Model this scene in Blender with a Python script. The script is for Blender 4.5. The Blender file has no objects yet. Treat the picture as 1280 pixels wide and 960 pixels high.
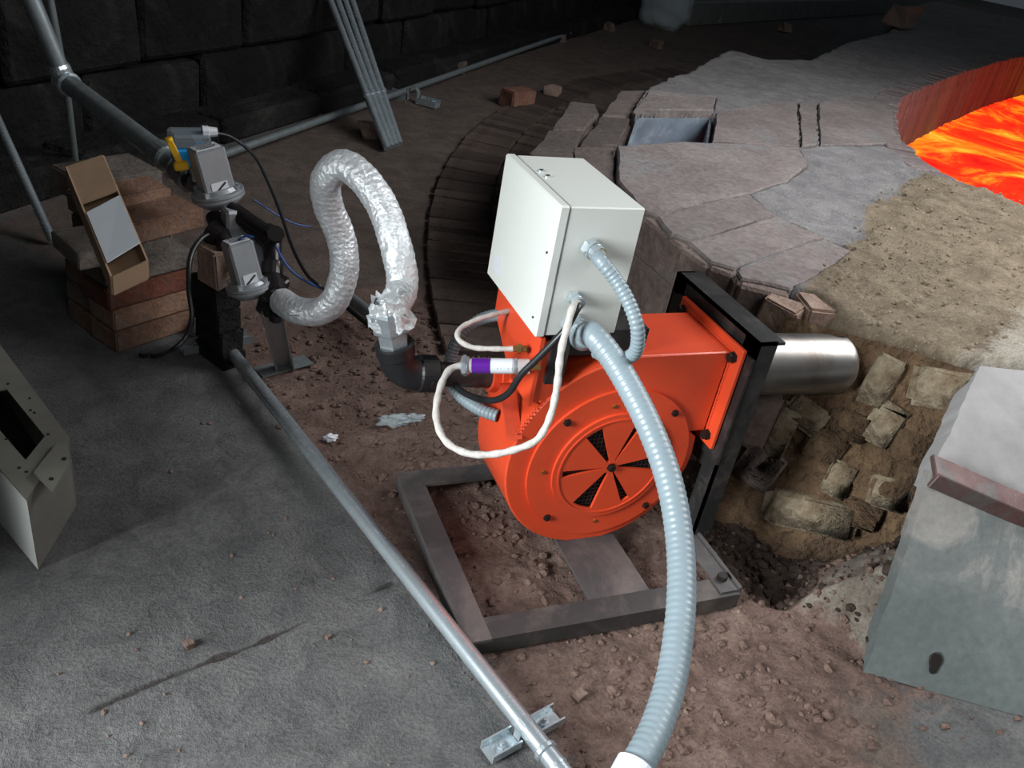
import bpy, bmesh, math, random
import numpy as np
from mathutils import Vector, Matrix
random.seed(7); rng = np.random.default_rng(7)
S = bpy.context.scene
COL = S.collection
# ---------------------------------------------------------------- camera
MR = np.array([[0.92362723,-0.34844696,0.15967925],[-0.05643162,-0.53568179,-0.84253219],[0.37911504,0.76917471,-0.51443372]])
F = 1082.94; CAM = np.array([0,0,1.25])
cd = bpy.data.cameras.new('camera'); cam = bpy.data.objects.new('camera', cd); COL.objects.link(cam)
cd.sensor_width = 36; cd.lens = F/1280*36; cd.clip_start = .02; cd.clip_end = 200
cam.matrix_world = Matrix(((MR[0][0],-MR[1][0],-MR[2][0],0),(MR[0][1],-MR[1][1],-MR[2][1],0),(MR[0][2],-MR[1][2],-MR[2][2],1.25),(0,0,0,1)))
S.camera = cam
# ---------------------------------------------------------------- world and lights
S.view_settings.view_transform = 'Standard'; S.view_settings.look = 'None'
S.view_settings.exposure = 0.0; S.view_settings.gamma = 1; S.view_settings.use_curve_mapping = False
w = bpy.data.worlds.new('world'); S.world = w; w.use_nodes = True
w.node_tree.nodes['Background'].inputs[0].default_value = (.75,.88,1,1)
w.node_tree.nodes['Background'].inputs[1].default_value = .05
def area(name, loc, to, sx, sy, power, col):
    l = bpy.data.lights.new(name,'AREA'); l.shape='RECTANGLE'; l.size=sx; l.size_y=sy; l.energy=power; l.color=col
    o = bpy.data.objects.new(name,l); COL.objects.link(o); o.location=loc
    o.rotation_euler = (Vector(to)-Vector(loc)).to_track_quat('-Z','Y').to_euler(); return o
area('doorway_daylight', (-3.3,.1,1.85), (.7,1.0,.4), 1.1, 2.0, 430, (.93,.98,1))
area('window_behind', (.9,-1.7,2.7), (.7,.7,.0), 1.6, 1.2, 26, (1,.99,.98))
area('roof_light', (3.3,1.4,2.5), (2.0,1.6,.2), 2.0, 2.0, 118, (.97,.98,1))
# ---------------------------------------------------------------- helpers
def ray(x,y): return MR.T @ np.array([(x-640)/F,(y-480)/F,1.0])
def at(x,y,ax,v):                      # the point of a line of sight that lies on the plane axis=v
    d = ray(x,y); i='xyz'.index(ax); return Vector(CAM+(v-CAM[i])/d[i]*d)
def away(x,y,dist):
    d = ray(x,y); return Vector(CAM+d/np.linalg.norm(d)*dist)
def wall_at(x,y,p,n):
    d = ray(x,y); n=np.array(n); t=((np.array(p)-CAM)@n)/(d@n); return Vector(CAM+t*d)
def hashn(ix,iy,s):
    h = np.sin(ix*127.1+iy*311.7+s*74.7)*43758.5453; return h-np.floor(h)
def vnoise(x,y,s=0):
    ix=np.floor(x);iy=np.floor(y);fx=x-ix;fy=y-iy;fx=fx*fx*(3-2*fx);fy=fy*fy*(3-2*fy)
    a=hashn(ix,iy,s);b=hashn(ix+1,iy,s);c=hashn(ix,iy+1,s);d=hashn(ix+1,iy+1,s)
    return (a*(1-fx)+b*fx)*(1-fy)+(c*(1-fx)+d*fx)*fy
def fbm(x,y,sc,o=4,s=0):
    r=0;a=.5
    for k in range(o): r=r+a*(vnoise(x*sc,y*sc,s+k)-.5)*2; sc*=2.03; a*=.5
    return r
def sdist(x,y,poly):                   # signed distance, >0 inside
    P=np.array([p[:2] for p in poly],float); n=len(P); dmin=np.full(np.shape(x),1e9); ins=np.zeros(np.shape(x),bool)
    for i in range(n):
        a=P[i];b=P[(i+1)%n]; e=b-a; L=max(e@e,1e-12)
        t=np.clip(((x-a[0])*e[0]+(y-a[1])*e[1])/L,0,1)
        dmin=np.minimum(dmin,np.hypot(x-a[0]-t*e[0],y-a[1]-t*e[1]))
        c=((a[1]>y)!=(b[1]>y)); xx=a[0]+(y-a[1])/(e[1] if abs(e[1])>1e-12 else 1e-12)*e[0]
        ins^=(c&(x<xx))
    return np.where(ins,dmin,-dmin)
def sst(v,a,b):
    t=np.clip((v-a)/(b-a),0,1); return t*t*(3-2*t)

class NT:
    def __init__(s,name):
        s.m=bpy.data.materials.new(name); s.m.use_nodes=True; s.t=s.m.node_tree; s.b=s.t.nodes['Principled BSDF']
        s.co=s.t.nodes.new('ShaderNodeTexCoord').outputs['Object']
    def n(s,ty,**k):
        o=s.t.nodes.new(ty)
        for a,b in k.items(): setattr(o,a,b)
        return o
    def l(s,a,b): s.t.links.new(a,b)
    def noise(s,scale,detail=4,rough=.6,dist=0):
        o=s.n('ShaderNodeTexNoise'); o.inputs['Scale'].default_value=scale; o.inputs['Detail'].default_value=detail
        o.inputs['Roughness'].default_value=rough; o.inputs['Distortion'].default_value=dist; s.l(s.co,o.inputs['Vector']); return o.outputs['Fac']
    def ramp(s,fac,stops):
        o=s.n('ShaderNodeValToRGB'); e=o.color_ramp.elements
        while len(e)<len(stops): e.new(.5)
        for q,(p,c) in zip(e,stops): q.position=p; q.color=(*c,1)
        s.l(fac,o.inputs[0]); return o.outputs[0]
    def mix(s,fac,a,b,mode='MIX'):
        o=s.n('ShaderNodeMix',data_type='RGBA',blend_type=mode)
        for i,v in ((0,fac),(6,a),(7,b)):
            if isinstance(v,(int,float)): o.inputs[i].default_value=v
            elif isinstance(v,tuple): o.inputs[i].default_value=(*v,1)
            else: s.l(v,o.inputs[i])
        return o.outputs[2]
    def bump(s,h,strength,dist=.01,prev=None):
        o=s.n('ShaderNodeBump'); o.inputs['Strength'].default_value=strength; o.inputs['Distance'].default_value=dist
        s.l(h,o.inputs['Height'])
        if prev is not None: s.l(prev,o.inputs['Normal'])
        s.l(o.outputs[0],s.b.inputs['Normal']); return o.outputs[0]
    def set(s,**k):
        for a,v in k.items():
            i=s.b.inputs[{'col':'Base Color','rough':'Roughness','metal':'Metallic','spec':'Specular IOR Level','trans':'Transmission Weight','alpha':'Alpha','coat':'Coat Weight','ior':'IOR','em':'Emission Color','es':'Emission Strength'}[a]]
            if isinstance(v,(int,float)): i.default_value=v
            elif isinstance(v,tuple): i.default_value=(*v,1)
            else: s.l(v,i)
        return s
MATS={}
def rock(name,c1,c2,c3=None,sc=6,fine=60,bump=.5,rough=.92,dist=.008,rand=0):
    N=NT(name); a=N.noise(sc,6,.65,.4); b=N.noise(fine,4,.7)
    col=N.ramp(a,[(.32,c1),(.68,c2)])
    if c3: col=N.mix(N.ramp(N.noise(sc*.45,5,.7,1),[(.5,(0,0,0)),(.68,(1,1,1))]),col,c3)
    col=N.mix(.55,col,N.ramp(b,[(.3,(.3,.3,.3)),(.7,(1,1,1))]),'MULTIPLY')
    if rand:
        oi=N.n('ShaderNodeObjectInfo'); col=N.mix(1.0,col,N.ramp(oi.outputs['Random'],[(0,(1-rand,)*3),(1,(1+rand*.6,)*3)]),'MULTIPLY')
    N.set(col=col,rough=rough,spec=.25)
    p=N.bump(a,bump,dist*2.5); N.bump(b,bump,dist,p); MATS[name]=N.m; return N.m
def plain(name,c,rough=.5,metal=0,var=.25,sc=25,bump=0,coat=0,spec=.5,dirt=None):
    N=NT(name); a=N.noise(sc,5,.6)
    col=N.ramp(a,[(.3,tuple(v*(1-var) for v in c)),(.65,c)])
    if dirt: col=N.mix(N.ramp(N.noise(sc*.5,6,.75,.5),[(.48,(0,0,0)),(.66,(1,1,1))]),col,dirt)
    N.set(col=col,metal=metal,coat=coat,spec=spec)
    N.set(rough=N.ramp(a,[(.2,(min(1,rough*1.25),)*3),(.8,(rough*.8,)*3)]))
    if bump: N.bump(N.noise(sc*3,4,.7),bump,.003)
    MATS[name]=N.m; return N.m
# surfaces whose dirt follows a mask stored on the mesh
def ground_mat(name,layers,fine=140,bump=.8):
    N=NT(name); g=N.n('ShaderNodeNewGeometry').outputs['Position']; N.co=g
    big=N.noise(1.6,6,.65,.5); mid=N.noise(11,6,.7,.6); fi=N.noise(fine,4,.75)
    col=None
    for attr,c1,c2 in layers:
        lc=N.mix(N.ramp(mid,[(.38,(0,0,0)),(.62,(1,1,1))]),c1,c2)
        if col is None: col=lc
        else:
            at_=N.n('ShaderNodeAttribute',attribute_name=attr).outputs['Fac']
            m=N.n('ShaderNodeMath',operation='ADD'); N.l(at_,m.inputs[0])
            m2=N.n('ShaderNodeMath',operation='MULTIPLY_ADD'); N.l(mid,m2.inputs[0]); m2.inputs[1].default_value=1.6; m2.inputs[2].default_value=-.8
            N.l(m2.outputs[0],m.inputs[1]); fac=N.ramp(m.outputs[0],[(.35,(0,0,0)),(.65,(1,1,1))])
            col=N.mix(fac,col,lc)
    col=N.mix(.5,col,N.ramp(big,[(.3,(.5,.5,.5)),(.65,(1,1,1))]),'MULTIPLY')
    col=N.mix(.6,col,N.ramp(fi,[(.32,(.3,.3,.3)),(.62,(1,1,1))]),'MULTIPLY')
    v=N.n('ShaderNodeTexVoronoi'); v.inputs['Scale'].default_value=85; N.l(N.co,v.inputs['Vector'])
    col=N.mix(N.ramp(v.outputs['Distance'],[(.08,(.3,.3,.3)),(.16,(0,0,0))]),col,tuple(min(1,k*2.0) for k in layers[-1][2]))
    N.set(col=col,rough=.93,spec=.25)
    p=N.bump(mid,bump*.6,.02); N.bump(fi,bump,.006,p); MATS[name]=N.m; return N.m
ground_mat('floor',[('',(.12,.12,.12),(.185,.182,.18)),('brown',(.13,.10,.085),(.2,.155,.13)),('dirt',(.14,.088,.072),(.25,.17,.14)),('ash',(.15,.125,.10),(.27,.235,.195)),('pit_dark',(.028,.018,.014),(.07,.045,.036)),('crack',(.04,.038,.036),(.07,.06,.055))])  # pit layer: dark soil painted darker still to hold the pit's shade
ground_mat('deck',[('',(.24,.23,.235),(.34,.325,.32)),('sand',(.20,.155,.105),(.33,.265,.185)),('pale',(.42,.37,.30),(.5,.46,.38))])
rock('slab',(.21,.175,.165),(.33,.285,.27),(.27,.265,.27),sc=5,fine=45,bump=.55,rand=.15)
rock('slab_dark',(.12,.095,.085),(.2,.165,.15),None,sc=7,fine=50,bump=.6,rand=.25)
rock('ring_brick',(.07,.05,.042),(.13,.095,.08),None,sc=9,fine=60,bump=.7,rand=.4)
rock('face',(.15,.11,.095),(.28,.215,.19),(.2,.18,.17),sc=7,fine=50,bump=.8)
rock('niche',(.07,.042,.025),(.20,.125,.07),(.10,.065,.045),sc=7,fine=60,bump=1,dist=.012)
rock('pale_brick',(.16,.11,.065),(.40,.34,.24),(.10,.06,.035),sc=14,fine=70,bump=.7)
rock('pink_brick',(.33,.22,.17),(.46,.34,.27),(.3,.27,.24),sc=12,fine=70,bump=.6)
rock('stack_brick',(.20,.11,.075),(.34,.20,.135),(.24,.2,.17),sc=11,fine=70,bump=.5,rand=.2)
rock('red_brick',(.14,.05,.03),(.24,.09,.06),(.12,.09,.08),sc=11,fine=70,bump=.5)
rock('grey_brick',(.13,.115,.10),(.23,.20,.175),(.2,.13,.1),sc=11,fine=70,bump=.6)
rock('orange_brick',(.22,.10,.07),(.32,.16,.11),(.3,.2,.16),sc=14,fine=70,bump=.5)
rock('wall_stone',(.005,.0045,.004),(.02,.018,.017),(.05,.047,.044),sc=3.2,fine=30,bump=1,dist=.02,rand=.45)
rock('wall_joint',(.006,.006,.006),(.022,.02,.018),None,sc=5,fine=40,bump=1)
rock('pebble',(.15,.10,.08),(.30,.22,.18),None,sc=30,fine=120,bump=.4)
rock('sand_grit',(.24,.19,.135),(.38,.30,.21),None,sc=30,fine=120,bump=.4)
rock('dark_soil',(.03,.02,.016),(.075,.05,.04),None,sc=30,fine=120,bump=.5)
rock('soil',(.12,.075,.06),(.24,.16,.13),None,sc=30,fine=120,bump=.6)
rock('hot_brick',(.21,.17,.165),(.29,.24,.23),None,sc=8,fine=40,bump=.4,rand=.2)
plain('orange',(.70,.070,.022),.36,0,.12,8,.0,coat=.35)
plain('black_paint',(.018,.018,.018),.38,0,.2,30,.1,dirt=(.05,.045,.042))
plain('black_plate',(.045,.042,.042),.5,.2,.3,14,.1,dirt=(.10,.085,.075))
plain('dusty_steel',(.085,.078,.078),.55,.3,.3,9,.15,dirt=(.15,.125,.115))
plain('cream',(.66,.68,.64),.42,0,.04,10,0,coat=.2)
plain('cream_shaded',(.17,.165,.14),.5,0,.25,9,0)  # cabinet cream with its shade put into the colour
plain('zinc',(.62,.70,.74),.28,.75,.25,40,.05)
plain('dull_zinc',(.30,.34,.35),.45,.6,.3,25,.1)
plain('stainless',(.40,.375,.35),.36,.9,.35,7,.05,dirt=(.22,.18,.15))
plain('alu',(.42,.44,.46),.42,.6,.12,30,0)
plain('conduit_grey',(.23,.29,.32),.4,0,.1,20,0,coat=.1)
plain('rubber',(.014,.015,.017),.4,0,.2,30)
plain('iron',(.035,.03,.03),.32,.5,.3,60,.1)
plain('brass',(.62,.40,.14),.3,1,.2,30)
plain('white_sleeve',(.62,.58,.54),.7,0,.25,120,.6)
plain('purple',(.10,.012,.26),.25,0,.1,20,0,coat=.4)
plain('label_white',(.66,.68,.72),.4,0,.05,30)
plain('ink',(.03,.03,.035),.5,0,.1,30)
plain('blue',(.012,.27,.62),.35,0,.1,30)
plain('blue_wire',(.02,.09,.33),.4,0,.1,30)
plain('yellow',(.75,.42,.01),.4,0,.1,30)
plain('carton',(.36,.24,.15),.8,0,.15,14,.1)
plain('card_white',(.62,.68,.72),.6,0,.04,20)
plain('bolt_black',(.02,.015,.013),.45,.4,.2,60)
plain('mesh_wire',(.10,.09,.085),.4,.8,.2,60)
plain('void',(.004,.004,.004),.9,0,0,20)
plain('blue_tile',(.22,.28,.34),.45,0,.35,16,.2,dirt=(.34,.4,.46))
plain('rust_bar',(.12,.06,.055),.55,.4,.35,14,.3,dirt=(.09,.10,.095))
plain('beam',(.17,.185,.175),.6,0,.3,6,.1)
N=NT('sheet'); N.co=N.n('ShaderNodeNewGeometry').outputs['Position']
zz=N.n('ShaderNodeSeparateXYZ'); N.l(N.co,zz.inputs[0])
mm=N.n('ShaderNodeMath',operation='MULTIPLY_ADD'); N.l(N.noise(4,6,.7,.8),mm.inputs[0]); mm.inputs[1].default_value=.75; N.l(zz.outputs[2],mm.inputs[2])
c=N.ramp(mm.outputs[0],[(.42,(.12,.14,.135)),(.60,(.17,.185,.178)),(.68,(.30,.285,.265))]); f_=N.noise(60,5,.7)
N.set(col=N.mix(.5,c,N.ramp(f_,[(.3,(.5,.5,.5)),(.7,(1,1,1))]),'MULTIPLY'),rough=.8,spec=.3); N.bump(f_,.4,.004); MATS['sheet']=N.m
N=NT('foil'); v=N.n('ShaderNodeTexVoronoi'); v.inputs['Scale'].default_value=130; N.l(N.co,v.inputs['Vector']); nz=N.noise(26,6,.8,1.5)
N.set(col=N.ramp(nz,[(.3,(.62,.65,.67)),(.7,(.88,.90,.92))]),metal=.5,rough=.34); p=N.bump(v.outputs['Distance'],.5,.003); N.bump(nz,.6,.005,p); MATS['foil']=N.m
N=NT('clear_film'); N.set(col=(.75,.88,.92),rough=.14,alpha=.34,spec=.8); N.bump(N.noise(45,5,.7,1.5),.9,.01); MATS['clear_film']=N.m
N=NT('clear_cover'); N.set(col=(.32,.38,.42),rough=.12,alpha=.42,spec=.7); MATS['clear_cover']=N.m
N=NT('clear_tube'); N.set(col=(.8,.8,.82),rough=.12,alpha=.45,spec=.7); MATS['clear_tube']=N.m
N=NT('melt'); nz=N.noise(1.15,9,.72,1.3)
N.set(col=(0.02,0,0),em=N.ramp(nz,[(.36,(.6,.006,.003)),(.48,(1,.03,.004)),(.56,(1,.20,.008)),(.66,(1,.58,.05)),(.78,(1,.88,.30))]),es=1.5,rough=.7); MATS['melt']=N.m
N=NT('ember'); N.set(col=(.05,.01,.01),em=(.5,.012,.008),es=.55,rough=.9); MATS['ember']=N.m

# meshes
class MB:
    def __init__(s): s.v=[]; s.f=[]; s.sm=[]
    def add(s,vs,fs,smooth=False):
        o=len(s.v); s.v+= [tuple(v) for v in vs]; s.f+=[tuple(i+o for i in f) for f in fs]; s.sm+=[smooth]*len(fs); return s
    def box(s,a,b):
        x0,y0,z0=a;x1,y1,z1=b
        return s.add([(x0,y0,z0),(x1,y0,z0),(x1,y1,z0),(x0,y1,z0),(x0,y0,z1),(x1,y0,z1),(x1,y1,z1),(x0,y1,z1)],[(0,3,2,1),(4,5,6,7),(0,1,5,4),(1,2,6,5),(2,3,7,6),(3,0,4,7)])
    def obox(s,c,ax,ay,az,sx,sy,sz,bev=0):
        c=Vector(c); ax=Vector(ax).normalized(); ay=Vector(ay); ay=(ay-ax*ay.dot(ax)).normalized(); az0=ax.cross(ay)
        if az0.dot(Vector(az))<0: az0=-az0
        bm=bmesh.new(); bmesh.ops.create_cube(bm,size=1)
        for v in bm.verts: v.co=Vector((v.co.x*sx,v.co.y*sy,v.co.z*sz))
        if bev: bmesh.ops.bevel(bm,geom=list(bm.edges),offset=bev,segments=1,affect='EDGES')
        bm.verts.ensure_lookup_table()
        vs=[c+ax*v.co.x+ay*v.co.y+az0*v.co.z for v in bm.verts]; fs=[tuple(v.index for v in f.verts) for f in bm.faces]; bm.free()
        return s.add(vs,fs)
    def bar(s,p,q,w,h,up=(0,0,1),bev=0):
        p=Vector(p);q=Vector(q); d=(q-p); side=d.cross(Vector(up)).normalized(); u=side.cross(d).normalized()
        return s.obox((p+q)/2,d,side,u,d.length,w,h,bev)
    def tube(s,pts,r,n=12,rf=None,cap=True,smooth=True,start=None):
        pts=[Vector(p) for p in pts]; m=len(pts); u=None; vs=[]; fs=[]; L=0
        for i,p in enumerate(pts):
            t=(pts[min(i+1,m-1)]-pts[max(i-1,0)]).normalized()
            if u is None: u=t.orthogonal().normalized() if start is None else (Vector(start)-t*Vector(start).dot(t)).normalized()
            u=(u-t*u.dot(t)).normalized(); v=t.cross(u)
            if i: L+=(p-pts[i-1]).length
            for k in range(n):
                a=2*math.pi*k/n; rr=r if rf is None else rf(L,a,i/(m-1))
                vs.append(p+(u*math.cos(a)+v*math.sin(a))*rr)
        for i in range(m-1):
            for k in range(n): fs.append((i*n+k,i*n+(k+1)%n,(i+1)*n+(k+1)%n,(i+1)*n+k))
        s.add(vs,fs,smooth)
        if cap: s.add(vs[:n],[tuple(reversed(range(n)))]); s.add(vs[-n:],[tuple(range(n))])
        return s
    def lathe(s,p,q,prof,n=24,smooth=False):
        p=Vector(p);q=Vector(q);d=q-p; t=d.normalized(); u=t.orthogonal().normalized(); v=t.cross(u); vs=[];fs=[]
        for (h,r) in prof:
            for k in range(n):
                a=2*math.pi*(k+.5)/n; vs.append(p+d*h+(u*math.cos(a)+v*math.sin(a))*r)
        for i in range(len(prof)-1):
            for k in range(n): fs.append((i*n+k,i*n+(k+1)%n,(i+1)*n+(k+1)%n,(i+1)*n+k))
        s.add(vs,fs,smooth); m=len(prof)
        s.add(vs[:n],[tuple(reversed(range(n)))]); s.add(vs[-n:],[tuple(range(n))]); return s
    def cyl(s,p,q,r,n=20): return s.lathe(p,q,[(0,r),(1,r)],n)
    def prism(s,pts,ext,bev=0):
        pts=[Vector(p) for p in pts]; ext=Vector(ext); n=len(pts); c=sum(pts,Vector())/n
        nn=ext.normalized(); rings=[pts]
        if bev:
            rings.append([p+ext-nn*bev for p in pts]); rings.append([p+ext+(c-p).normalized()*bev for p in pts])
        else: rings.append([p+ext for p in pts])
        vs=[p for r in rings for p in r]; fs=[]
        for i in range(len(rings)-1):
            for k in range(n): fs.append((i*n+k,i*n+(k+1)%n,(i+1)*n+(k+1)%n,(i+1)*n+k))
        fs.append(tuple(range((len(rings)-1)*n,len(rings)*n))); fs.append(tuple(reversed(range(n))))
        return s.add(vs,fs)
    def build(s,name,mat,parent=None,origin=None,recalc=True):
        V=np.array([tuple(v) for v in s.v]); 
        if origin is None: origin=Vector(((V[:,0].min()+V[:,0].max())/2,(V[:,1].min()+V[:,1].max())/2,V[:,2].min()))
        origin=Vector(origin); V=V-np.array(origin)
        me=bpy.data.meshes.new(name); me.from_pydata(V.tolist(),[],s.f)
        me.polygons.foreach_set('use_smooth',s.sm)
        if recalc:
            bm=bmesh.new(); bm.from_mesh(me); bmesh.ops.recalc_face_normals(bm,faces=bm.faces); bm.to_mesh(me); bm.free()
        me.materials.append(MATS[mat]); me.update()
        return link(name,me,parent,origin)
def wloc(o):
    p=Vector()
    while o is not None: p+=o.location; o=o.parent
    return p
def link(name,me,parent,origin):
    o=bpy.data.objects.new(name,me); COL.objects.link(o)
    if parent: o.parent=parent; o.location=Vector(origin)-wloc(parent)
    else: o.location=origin
    return o
def tag(o,label=None,cat=None,group=None,kind=None):
    if label: o['label']=label
    if cat: o['category']=cat
    if group: o['group']=group
    if kind: o['kind']=kind
    return o
def thing(name,label,cat,loc,group=None):
    o=bpy.data.objects.new(name,None); o.empty_display_size=.05; COL.objects.link(o); o.location=loc; return tag(o,label,cat,group)
def curve(P,sub=10):
    P=[Vector(p) for p in P]; out=[]
    for i in range(len(P)-1):
        a=P[max(i-1,0)];b=P[i];c=P[i+1];d=P[min(i+2,len(P)-1)]
        for k in range(sub):
            t=k/sub; out.append(.5*((2*b)+(c-a)*t+(2*a-5*b+4*c-d)*t*t+(3*b-a-3*c+d)*t**3))
    out.append(P[-1]); return out
def resample(P,step):
    out=[P[0]]; acc=0
    for a,b in zip(P,P[1:]):
        L=(b-a).length
        while L>0 and acc+L>=step:
            t=(step-acc)/L; a=a+(b-a)*t; out.append(a); L=(b-a).length; acc=0
        acc+=L
    return out
def ribs(r,pitch,amp): return lambda L,a,t: r+amp*math.cos(2*math.pi*L/pitch)
def wobble(poly,step=.05,amp=.006,seed=0):
    out=[]; n=len(poly)
    for i in range(n):
        a=Vector(poly[i]);b=Vector(poly[(i+1)%n]); m=max(1,min(10,int((b-a).length/step)))
        for k in range(m):
            p=a+(b-a)*(k/m); out.append(p+Vector((random.uniform(-amp,amp),random.uniform(-amp,amp),0)))
    return out
def grid_mesh(name,X,Y,Zg,mat,keep=None,attrs={},parent=None,origin=(0,0,0)):
    nr,nc=X.shape; V=np.stack([X,Y,Zg],-1).reshape(-1,3)-np.array(origin)
    i=np.arange(nr-1)[:,None]*nc+np.arange(nc-1)[None,:]; q=np.stack([i,i+nc,i+nc+1,i+1],-1).reshape(-1,4)
    if keep is not None: q=q[keep.reshape(-1)]
    used=np.unique(q); mp=np.full(len(V),-1); mp[used]=np.arange(len(used)); V=V[used]; q=mp[q]
    me=bpy.data.meshes.new(name); me.vertices.add(len(V)); me.vertices.foreach_set('co',V.ravel())
    me.loops.add(q.size); me.loops.foreach_set('vertex_index',q.ravel()); me.polygons.add(len(q))
    me.polygons.foreach_set('loop_start',np.arange(0,q.size,4)); me.polygons.foreach_set('loop_total',np.full(len(q),4))
    me.update(); me.polygons.foreach_set('use_smooth',np.ones(len(q),bool)); me.validate()
    for k,a in attrs.items():
        at_=me.attributes.new(k,'FLOAT','POINT'); at_.data.foreach_set('value',a.reshape(-1)[used].astype(np.float32))
    me.materials.append(MATS[mat]); return link(name,me,parent,origin)

# ---------------------------------------------------------------- floor
HD=.45
def poly_at(px,z): return [at(x,y,'z',z) for x,y in px]
pit=[(1.15,.99),(1.20,.955),(1.255,.965),(1.31,1.0),(1.37,1.05),(1.56,1.08),(1.62,1.2),(1.30,1.5),(1.16,1.5),(1.14,1.2)]
pipe_line=[(.10,2.35),(.382,1.374),(.56,.74),(.80,.45),(1.15,.52),(1.2,.68),(1.25,.62),(1.7,.55),(2.6,2.6),(1.2,3.0),(.9,2.5),(.4,2.5)]
pipe_line2=[(-.4,2.7),(.15,2.3),(.9,1.9),(1.6,3.1),(2.6,4.2),(6,7),(9,10),(5,9.5),(.4,4),(-.6,3)]
mound=[(1.22,.96),(1.30,.76),(1.42,.72),(1.58,.85),(1.62,1.05),(1.50,1.07),(1.37,1.03),(1.27,.985)]
def ground_z(x,y):
    z=.007*fbm(x,y,1.3,3)+.004*fbm(x,y,9,4,5)
    d=sst(sdist(x,y,pipe_line),-.05,.15); z=z+d*(.012*fbm(x,y,8,5,9)+.010*np.abs(fbm(x,y,22,3,4))-.004)
    z=z-(.085+.05*fbm(x,y,11,5,13))*sst(sdist(x,y,pit),-.015,.05)
    m=sst(sdist(x,y,mound),-.02,.13); z=z+m*(.15+.05*fbm(x,y,14,4,3))
    return z
th=np.radians(np.concatenate([np.linspace(-180,-32,30)[:-1],np.linspace(-32,82,560),np.linspace(82,180,20)[1:]]))
rr=np.concatenate([[.02,.2,.35,.5],np.exp(np.linspace(math.log(.6),math.log(3.2),420)),np.exp(np.linspace(math.log(3.25),math.log(28),90))])
R_,T_=np.meshgrid(rr,th,indexing='ij'); X=R_*np.sin(T_); Y=R_*np.cos(T_)
Z=ground_z(X,Y)
ca=[at(a,b,'z',0) for a,b in ((-60,965),(60,915),(130,880),(240,835),(330,800),(395,770),(490,728))]
cd_=np.full(X.shape,9.)
for a,b in zip(ca,ca[1:]):
    e=b-a; t=np.clip(((X-a.x)*e.x+(Y-a.y)*e.y)/(e.x**2+e.y**2),0,1); cd_=np.minimum(cd_,np.hypot(X-a.x-t*e.x,Y-a.y-t*e.y))
cd_=cd_+.006*fbm(X,Y,25,3,2)
brk=sst(fbm(X,Y,5,3,21),-.25,.15); Z=Z-.006*(1-sst(cd_,.001,.010))*brk
dirt=.95*sst(sdist(X,Y,pipe_line),-.06,.10)-.55*sst(X,.95,1.35)*sst(-Y,-.95,-.55)
dirt=np.maximum(dirt,1.0*sst(sdist(X,Y,pit),-.05,.02))
floor=grid_mesh('floor',X,Y,Z,'floor',attrs={'dirt':dirt,'brown':np.maximum(sst(sdist(X,Y,pipe_line2),-.1,.3),sst(sdist(X,Y,[(.7,.3),(1.1,.2),(1.3,.72),(1.2,.98),(.6,.95)]),-.12,.1)*.75),'pit_dark':sst(sdist(X,Y,pit),-.03,.02),'ash':sst(sdist(X,Y,mound),-.03,.06)*1.0,'crack':.7*(1-sst(cd_,.002,.012))*brk})
tag(floor,'grey concrete floor with reddish soil around the burner',kind='structure')
# radial bricks paving the strip round the furnace
rc=(6.155,1.2725)
def brick_mesh(name,sx,sy,sz,bev,mat,jit=.0):
    bm=bmesh.new(); bmesh.ops.create_cube(bm,size=1)
    for v in bm.verts: v.co=Vector((v.co.x*sx+random.uniform(-jit,jit),v.co.y*sy+random.uniform(-jit,jit),(v.co.z+.5)*sz+random.uniform(-jit,jit)*.5))
    bmesh.ops.bevel(bm,geom=list(bm.edges),offset=bev,segments=1,affect='EDGES')
    me=bpy.data.meshes.new(name); bm.to_mesh(me); bm.free(); me.materials.append(MATS[mat]); return me
rb=[brick_mesh('brick',.238,.072,.05,.005,'ring_brick',.002) for _ in range(5)]
n=0
for row in range(3):
    Rr=5.445-.125-row*.245; a=math.radians(171.5)+row*.008
    while a>math.radians(114):
        x=rc[0]+Rr*math.cos(a); y=rc[1]+Rr*math.sin(a)
        if not (row==1 and x>2.6) and not (row==2 and x>1.1):
            o=bpy.data.objects.new('brick',rb[n%5]); COL.objects.link(o); o.parent=floor; o.location=(x,y,-.026+random.uniform(-.005,.005))
            o.rotation_euler=(random.uniform(-.02,.02),random.uniform(-.02,.02),a+random.uniform(-.03,.03)); n+=1
        a-=.078/Rr
# ---------------------------------------------------------------- back wall of dark stones
wd=Vector((.69,.7238,0)); wn=Vector((-.7238,.69,0)); w0=Vector((.282,3.705,0))+wn*.34
m=MB(); a=w0-wd*4; b=w0+wd*12
m.prism([a,b,b+wn*.5,a+wn*.5],(0,0,4.2)); wall=tag(m.build('wall_back','wall_joint'),'sooty dark stone wall at the back',kind='structure')
sm=[brick_mesh('stone',.60,.16,.31,.02,'wall_stone',.012) for _ in range(5)]; n=0
for r in range(12):
    s=-3.2+(.31 if r%2 else 0)
    while s<10.5:
        p=w0+wd*(s+random.uniform(-.02,.02))+Vector((0,0,.0+r*.325))-wn*random.uniform(-.02,.03)
        if n<290:
            o=bpy.data.objects.new('stone',sm[random.randrange(5)]); COL.objects.link(o); o.parent=wall; o.location=p-wloc(wall)
            o.rotation_euler=(random.uniform(-.02,.02),random.uniform(-.02,.02),math.atan2(wd.y,wd.x)+random.uniform(-.02,.02)); n+=1
        s+=.62 if s<6 else .62
m=MB()
for k in range(16):
    p=w0+wd*(-2.5+k*.75)-wn*.17; m.obox(p+Vector((0,0,.05)),wd,wn,(0,0,1),.74,.22,.13+random.uniform(-.02,.02),.02)
m.build('footing_ledge','wall_stone',wall)
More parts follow.
